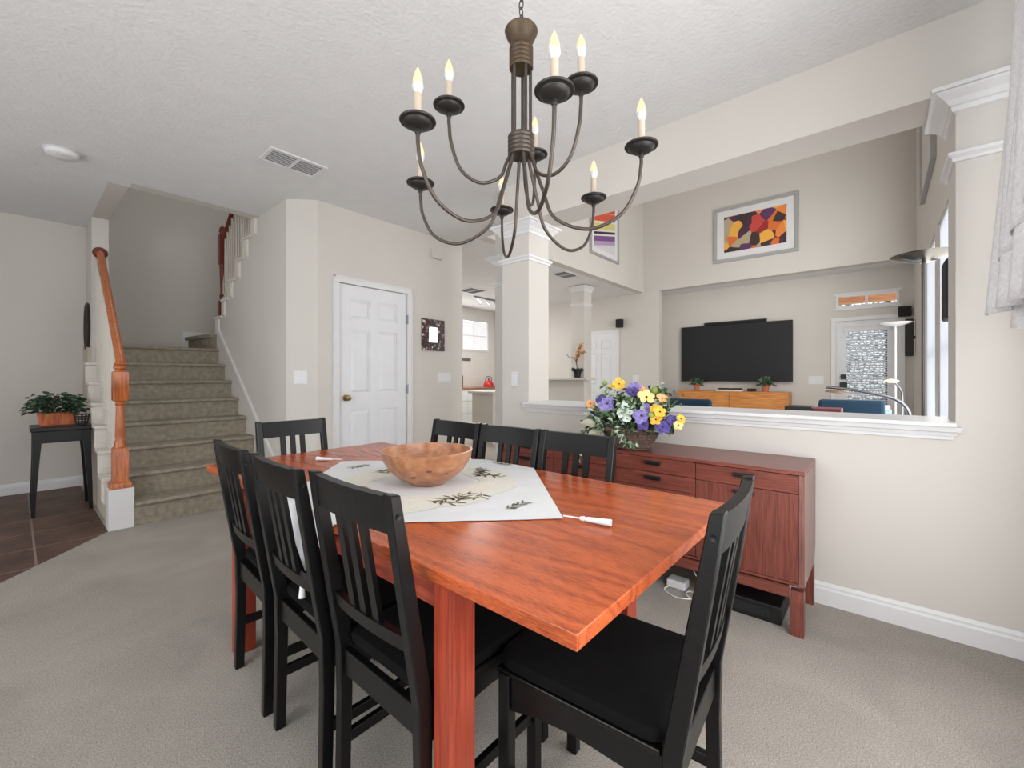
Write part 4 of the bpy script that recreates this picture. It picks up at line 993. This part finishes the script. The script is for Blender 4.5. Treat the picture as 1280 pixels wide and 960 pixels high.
def speaker(name, label, loc, rz, w_, d_, h_):
    t = thing(name, label, 'speaker', loc, rz)
    bm = nb(); box(bm, -w_/2, w_/2, -d_, -.02, -h_/2, h_/2, .006); obj('speaker_cabinet', bm, DARK, t)
    bm = nb(); box(bm, -w_/2+.008, w_/2-.008, -d_-.004, -d_+.001, -h_/2+.008, h_/2-.008, .001); obj('grille', bm, mat('grille_black', (28, 28, 30), .8), t)
    bm = nb(); box(bm, -.02, .02, -.021, -.0005, -.02, .02); obj('wall_bracket', bm, DARK, t)
speaker('wall_speaker', 'small black wall speaker above the white hall door', (7.76, 3.85, 2.19), -PI/2, .12, .12, .16)
p = at_plane_x(1133, 390, 8.3); speaker('wall_speaker', 'small black speaker at corner above patio door lamp', (8.3, p[1]+.02, p[2]), -PI/2, .14, .14, .14)
speaker('wall_speaker', 'tall thin black speaker on the exterior wall corner', (7.9, YE, 1.68), PI, .12, .10, .50)
speaker('wall_speaker', 'black panel speaker on the wall between pillar and first window', (3.75, YE, 1.68), PI, .22, .06, .36)
# pictures
def abstract_mat(name, kind):
    m = mat(name, (200, 120, 60), .6); nt = m.node_tree; b = nt.nodes['Principled BSDF']; tc = nt.nodes.new('ShaderNodeTexCoord')
    r = nt.nodes.new('ShaderNodeValToRGB'); r.color_ramp.interpolation = 'CONSTANT'; e = r.color_ramp.elements
    if kind == 'patch':
        nz = nt.nodes.new('ShaderNodeTexNoise'); nz.inputs['Scale'].default_value = 3; mpx = nt.nodes.new('ShaderNodeVectorMath'); mpx.operation = 'MULTIPLY_ADD'; mpx.inputs[1].default_value = (.12, .12, .12)
        nt.links.new(tc.outputs['Object'], nz.inputs['Vector']); nt.links.new(nz.outputs['Color'], mpx.inputs[0]); nt.links.new(tc.outputs['Object'], mpx.inputs[2])
        v = nt.nodes.new('ShaderNodeTexVoronoi'); v.inputs['Scale'].default_value = 6.5; nt.links.new(mpx.outputs[0], v.inputs['Vector'])
        s = nt.nodes.new('ShaderNodeSeparateColor'); nt.links.new(v.outputs['Color'], s.inputs[0]); nt.links.new(s.outputs[0], r.inputs[0])
        cols = [(150, 40, 44), (214, 110, 50), (74, 40, 66), (232, 170, 70), (60, 44, 44), (196, 70, 60), (176, 160, 130), (90, 50, 96), (228, 134, 62)]
    else:
        sp = nt.nodes.new('ShaderNodeSeparateXYZ'); nt.links.new(tc.outputs['Object'], sp.inputs[0])
        ma = nt.nodes.new('ShaderNodeMath'); ma.operation = 'MULTIPLY_ADD'; ma.inputs[1].default_value = -.22; nt.links.new(sp.outputs[0], ma.inputs[0]); nt.links.new(sp.outputs[2], ma.inputs[2])
        mr = nt.nodes.new('ShaderNodeMapRange'); mr.inputs[1].default_value = -.56; mr.inputs[2].default_value = .2; nt.links.new(ma.outputs[0], mr.inputs[0]); nt.links.new(mr.outputs[0], r.inputs[0])
        cols = None
    if cols:
        for i, c in enumerate(cols):
            q = e[0] if i == 0 else (e[1] if i == 1 else e.new(i/len(cols)))
            q.position = i/len(cols); q.color = lin(c)
    else:
        sq = [(0, (205, 200, 205)), (.13, (172, 150, 180)), (.22, (112, 78, 130)), (.33, (216, 212, 206)), (.37, (40, 36, 60)), (.42, (216, 212, 206)), (.46, (206, 196, 120)), (.60, (222, 216, 206)), (.64, (206, 84, 52)), (.80, (220, 150, 130)), (.82, (196, 66, 44))]
        for i, (p_, c) in enumerate(sq):
            q = e[0] if i == 0 else (e[1] if i == 1 else e.new(p_)); q.position = p_; q.color = lin(c)
    nt.links.new(r.outputs[0], b.inputs['Base Color']); return m
def picture(name, label, loc, rz, w_, h_, fr, matw, art, fm_):
    t = thing(name, label, 'picture', loc, rz)
    bm = nb()
    for a in ((-w_/2, w_/2, h_/2-fr, h_/2), (-w_/2, w_/2, -h_/2, -h_/2+fr), (-w_/2, -w_/2+fr, -h_/2+fr, h_/2-fr), (w_/2-fr, w_/2, -h_/2+fr, h_/2-fr)): box(bm, a[0], a[1], -.04, -.0005, a[2], a[3], .003)
    obj('picture_frame', bm, fm_, t)
    bm = nb(); box(bm, -w_/2+fr, w_/2-fr, -.02, -.001, -h_/2+fr, h_/2-fr); obj('mat_board', bm, TRIM, t)
    bm = nb(); box(bm, -w_/2+fr+matw, w_/2-fr-matw, -.023, -.0205, -h_/2+fr+matw, h_/2-fr-matw); obj('artwork', bm, art, t)
a = at_plane_x(892.9, 330.7, 7.76); b2 = at_plane_x(999, 313.5, 7.76); c2 = at_plane_x(892.9, 264, 7.76)
wp = a[1]-b2[1]; hp = c2[2]-a[2]
SILV = mat('silver_frame', (176, 176, 176), .35, metal=.5)
picture('framed_picture', 'wide silver framed colourful abstract picture above the television', (7.76, (a[1]+b2[1])/2, (a[2]+b2[2])/2+hp/2), -PI/2, wp, hp, .05, .11, abstract_mat('art_patches', 'patch'), SILV)
a = at_plane_y(736, 315, 3.4); b2 = at_plane_y(771.5, 331, 3.4); c2 = at_plane_y(771.5, 266, 3.4)
wp = b2[0]-a[0]; hp = 1.35
picture('framed_picture', 'silver framed picture of red, yellow and purple stripes behind chandelier', ((a[0]+b2[0])/2, 3.4, b2[2]+hp/2), 0, wp, hp, .035, .09, abstract_mat('art_stripes', 'stripe'), SILV)
picture('framed_picture', 'thin grey framed picture high above living room windows', (5.72, YE, 3.5), PI, 1.3, 1.0, .02, .1, GREYW, SILV)
# torchiere
def torchiere(name, label, x, y, top, r, pm, bowl):
    t = thing(name, label, 'floor lamp', (x, y, 0))
    bm = nb(); lathe(bm, [(.001, 0), (.12, 0), (.12, .015), (.02, .03), (.001, .03)], 28); obj('lamp_base', bm, pm, t, smooth=True)
    bm = nb(); tube(bm, [(0, 0, .02), (0, 0, top-.04)], .011, 12); obj('pole', bm, pm, t, smooth=True)
    bm = nb(); lathe(bm, [(.001, top-.045), (.03, top-.045), (r*.5, top-.03), (r*.92, top-.008), (r, top), (r*.96, top), (r*.5, top-.018), (.001, top-.03)], 36); obj('lamp_bowl', bm, bowl, t, smooth=True)
torchiere('torchiere_lamp', 'dark torchiere floor lamp with wide bowl beside the living room windows', 3.40, -.19, 1.85, .15, mat('lamp_pole_grey', (92, 90, 88), .3, metal=.8), mat('dark_chrome', (120, 116, 110), .2, metal=.9))
torchiere('torchiere_lamp', 'slim white torchiere floor lamp in front of the patio door', 6.9, -.14, 1.80, .16, mat('white_metal', (222, 222, 224), .35), mat('white_metal', (222, 222, 224), .35))
# blue chairs
def office_chair(label, x, y, rz, w_):
    t = thing('blue_chair', label, 'chair', (x, y, 0), rz, 'blue upholstered chairs in the living room')
    bm = nb(); box(bm, -w_/2, w_/2, -.235, -.18, .52, .955, .026); obj('backrest', bm, BLUEF, t)
    bm = nb(); box(bm, -w_/2, w_/2, -.2, .22, .42, .48, .02); obj('seat', bm, BLUEF, t)
    for sx in (-1, 1):
        for sy in (-.17, .18):
            bm = nb(); tube(bm, [(sx*(w_/2-.03), sy, .43), (sx*(w_/2-.01), sy*1.1, .01)], [.018, .011], 8); obj('leg', bm, DARK, t)
        bm = nb(); tube(bm, [(sx*(w_/2-.06), -.2, .42), (sx*(w_/2-.06), -.205, .56)], .012, 8); obj('back_support', bm, DARK, t)
office_chair('blue upholstered chair top showing above the sill in front of console', 4.12, 1.28, -PI/2, .37)
office_chair('blue upholstered chair top showing above the sill in front of patio door', 4.80, .19, -PI/2, .44)
# desk with items
t = thing('writing_desk', 'dark wood writing desk behind the half wall in living room', 'desk', (3.5, .45, 0))
bm = nb(); box(bm, -.25, .25, -.45, .45, .72, .75, .003); obj('desktop', bm, CHERRY, t)
for sx in (-.22, .19):
    for sy in (-.42, .39): bm = nb(); box(bm, sx, sx+.03, sy, sy+.03, 0, .72); obj('leg', bm, CHERRY, t)
t = thing('file_box', 'dark red box with black lid on the desk behind the sill', 'box', (3.56, .36, .7505))
bm = nb(); box(bm, -.1, .1, -.17, -.02, 0, .19, .003); obj('red_box', bm, mat('dark_red', (112, 44, 58), .6), t)
bm = nb(); box(bm, -.1, .1, -.015, .14, 0, .197, .003); obj('black_file', bm, DARK, t)
t = thing('side_cabinet', 'white low cabinet under the chrome lamps in living room', 'cabinet', (5.35, .05, 0))
bm = nb(); box(bm, -.3, .3, -.35, .35, 0, .72, .004); obj('cabinet_body', bm, TRIM, t)
bm = nb(); box(bm, -.302, -.299, -.33, .33, .05, .68); obj('door', bm, DOORW, t)
t = thing('paper_stack', 'stack of pale blue and white papers on the low cabinet', 'papers', (5.3, .02, .7205))
bm = nb(); box(bm, -.12, .12, -.10, .10, 0, .12, .003); obj('lower_papers', bm, mat('pale_blue_paper', (170, 196, 214), .7), t)
bm = nb(); box(bm, -.11, .11, -.09, .10, .1205, .16, .003); obj('upper_papers', bm, TRIM, t)
CHR = mat('chrome', (130, 130, 134), .25, metal=1)
t = thing('arc_lamp', 'chrome arc lamp curving left with a brown shade in front of patio door', 'lamp', (5.1, -.20, .7205))
bm = nb(); lathe(bm, [(.001, 0), (.05, 0), (.05, .012), (.001, .016)], 20); obj('lamp_base', bm, CHR, t, smooth=True)
bm = nb(); tube(bm, catmull([(0, 0, .01), (0, .01, .12), (.01, .06, .20), (.03, .17, .255), (.05, .42, .31), (.05, .60, .33)]), .013, 10); obj('lamp_arm', bm, CHR, t, smooth=True)
bm = nb(); lathe(bm, [(.001, .03), (.03, .03), (.10, .012), (.11, 0), (.1, 0), (.03, .02), (.001, .022)], 24, M=Matrix.Translation((.05, .50, .27)) @ Matrix.Rotation(.15, 4, 'X')); obj('lamp_shade', bm, mat('brown_shade', (120, 96, 80), .5), t, smooth=True)
t = thing('reading_lamp', 'small gooseneck lamp with a pale oval head beside the patio door', 'lamp', (5.50, -.16, .7205))
bm = nb(); lathe(bm, [(.001, 0), (.05, 0), (.05, .012), (.001, .016)], 20); obj('lamp_base', bm, CHR, t, smooth=True)
bm = nb(); tube(bm, catmull([(0, 0, .01), (0, 0, .2), (0, .01, .3), (0, .05, .37)]), .007, 8); obj('lamp_neck', bm, CHR, t, smooth=True)
bm = nb(); lathe(bm, [(.001, -.02), (.04, -.016), (.062, 0), (.04, .012), (.001, .02)], 24, M=Matrix.Translation((0, .08, .39))); obj('lamp_head', bm, mat('pale_yellow', (238, 232, 196), .5), t, smooth=True)
# nook plant
t = thing('orchid_plant', 'dried branching plant in a dark pot on the grey ledge', 'plant', (6.33, 3.96, 1.133))
bm = nb(); lathe(bm, [(.001, 0), (.05, 0), (.07, .1), (.075, .13), (.065, .13), (.001, .12)], 16); obj('pot', bm, DARK, t, smooth=True)
bm = nb(); random.seed(9)
for q in ([(0, 0, .12), (0, .01, .3), (.0, -.03, .45), (0, -.10, .58)], [(0, 0, .2), (0, .06, .34), (0, .16, .36), (0, .22, .42)], [(0, 0, .3), (0, -.06, .42), (0, -.14, .44)], [(0, 0, .12), (0, .02, .35), (0, -.05, .55)]):
    P = catmull(q); tube(bm, P, .005, 6, mi=0)
    if q[-1][1] < 0:
        for p in P[6:]:
            for k in range(3): leaf(bm, p, (random.uniform(-1, 1), random.uniform(-1, 1), random.uniform(-.6, 1)), .05, .035, mi=1)
obj('branches', bm, [mat('twig', (96, 74, 52), .8), mat('dried_petal', (222, 182, 140), .8)], t)
bm = nb()
for k in range(40):
    a = random.uniform(0, 2*PI); leaf(bm, (.03*math.cos(a), .03*math.sin(a), .12), (math.cos(a), math.sin(a), random.uniform(-.1, 1)), .09, .035)
obj('foliage', bm, GREEN1, t)
# ================================================================ KITCHEN THINGS
WHC = mat('white_cabinet', (232, 232, 230), .5)
t = thing('kitchen_cabinets', 'white kitchen base cabinets with drawers along the back wall', 'cabinet', (5.3, 6.92, 0))
bm = nb(); box(bm, -1.7, 2.4, -.30, .31, .1, .88); obj('cabinet_body', bm, WHC, t)
for k in range(9):
    x0 = -1.68+.44*k
    for z0, z1 in ((.12, .36), (.38, .62), (.64, .86)):
        bm = nb(); box(bm, x0, x0+.42, -.318, -.3005, z0, z1, .003); d_ = obj('drawer', bm, WHC, t)
        bm = nb(); tube(bm, [(x0+.16, -.335, (z0+z1)/2), (x0+.26, -.335, (z0+z1)/2)], .005, 6); obj('handle', bm, STEEL, d_)
t = thing('worktop', 'brown wood worktop on the white kitchen cabinets', 'worktop', (5.3, 6.92, .8805))
bm = nb(); box(bm, -1.72, 2.4, -.33, .315, 0, .04, .003); obj('worktop_slab', bm, wood('worktop_wood', (130, 84, 66), (176, 122, 98), 'x', rough=.4), t)
t = thing('kitchen_peninsula', 'pale kitchen peninsula with a white counter end', 'counter', (5.96, 5.2, 0))
bm = nb(); box(bm, -.70, .20, -.25, .25, 0, .86); obj('peninsula_body', bm, WALL, t)
bm = nb(); box(bm, -.76, .22, -.31, .29, .8605, .90, .004); obj('countertop', bm, mat('counter_grey', (196, 196, 192), .3), t)
p = at_plane_y(614, 484, 6.72); t = thing('red_kettle', 'red kettle on the brown kitchen worktop', 'kettle', (p[0], 6.80, .921))
bm = nb(); lathe(bm, [(.001, 0), (.12, 0), (.125, .04), (.10, .10), (.05, .15), (.02, .16), (.001, .165)], 24); obj('kettle_body', bm, mat('red_enamel', (190, 26, 32), .25), t, smooth=True)
bm = nb(); lathe(bm, [(.001, .16), (.018, .165), (.02, .185), (.001, .195)], 12); tube(bm, catmull([(-.1, 0, .1), (-.09, 0, .2), (0, 0, .24), (.09, 0, .2), (.1, 0, .1)]), .008, 8); obj('kettle_handle', bm, DARK, t, smooth=True)
p = at_plane_y(577.5, 484, 6.75); t = thing('utensil_canister', 'dark grey canister at left end of the visible worktop', 'canister', (p[0], 6.80, .921))
bm = nb(); lathe(bm, [(.001, 0), (.06, 0), (.06, .24), (.05, .25), (.001, .25)], 20); obj('canister_body', bm, mat('dark_grey', (84, 84, 84), .4), t, smooth=True)
bm = nb(); lathe(bm, [(.001, .25), (.055, .25), (.05, .27), (.001, .275)], 20); obj('lid', bm, DARK, t, smooth=True)
p = at_plane_y(582, 450, 7.24); t = thing('wall_hook_rack', 'small metal hook rack on the kitchen wall under window', 'rack', p)
bm = nb(); box(bm, -.16, .14, -.012, -.0005, -.01, .05); obj('rack_board', bm, STEEL, t)
for k in range(4):
    bm = nb(); tube(bm, [(-.13+.08*k, -.01, 0), (-.13+.08*k, -.05, -.02), (-.13+.08*k, -.05, .03)], .006, 6); obj('hook', bm, DARK, t)
t = thing('track_light', 'white track light on the kitchen ceiling', 'ceiling light', (6.24, 6.05, H))
bm = nb(); box(bm, -.35, .35, -.02, .02, -.03, -.0005, .003); obj('track', bm, STEEL, t)
for x in (-.25, .0, .25):
    bm = nb(); tube(bm, [(x, 0, -.03), (x, 0, -.08)], .008, 8); tube(bm, [(x, 0, -.07), (x+.04, -.05, -.14)], [.02, .035], 12); obj('spotlight', bm, STEEL, t, smooth=True)
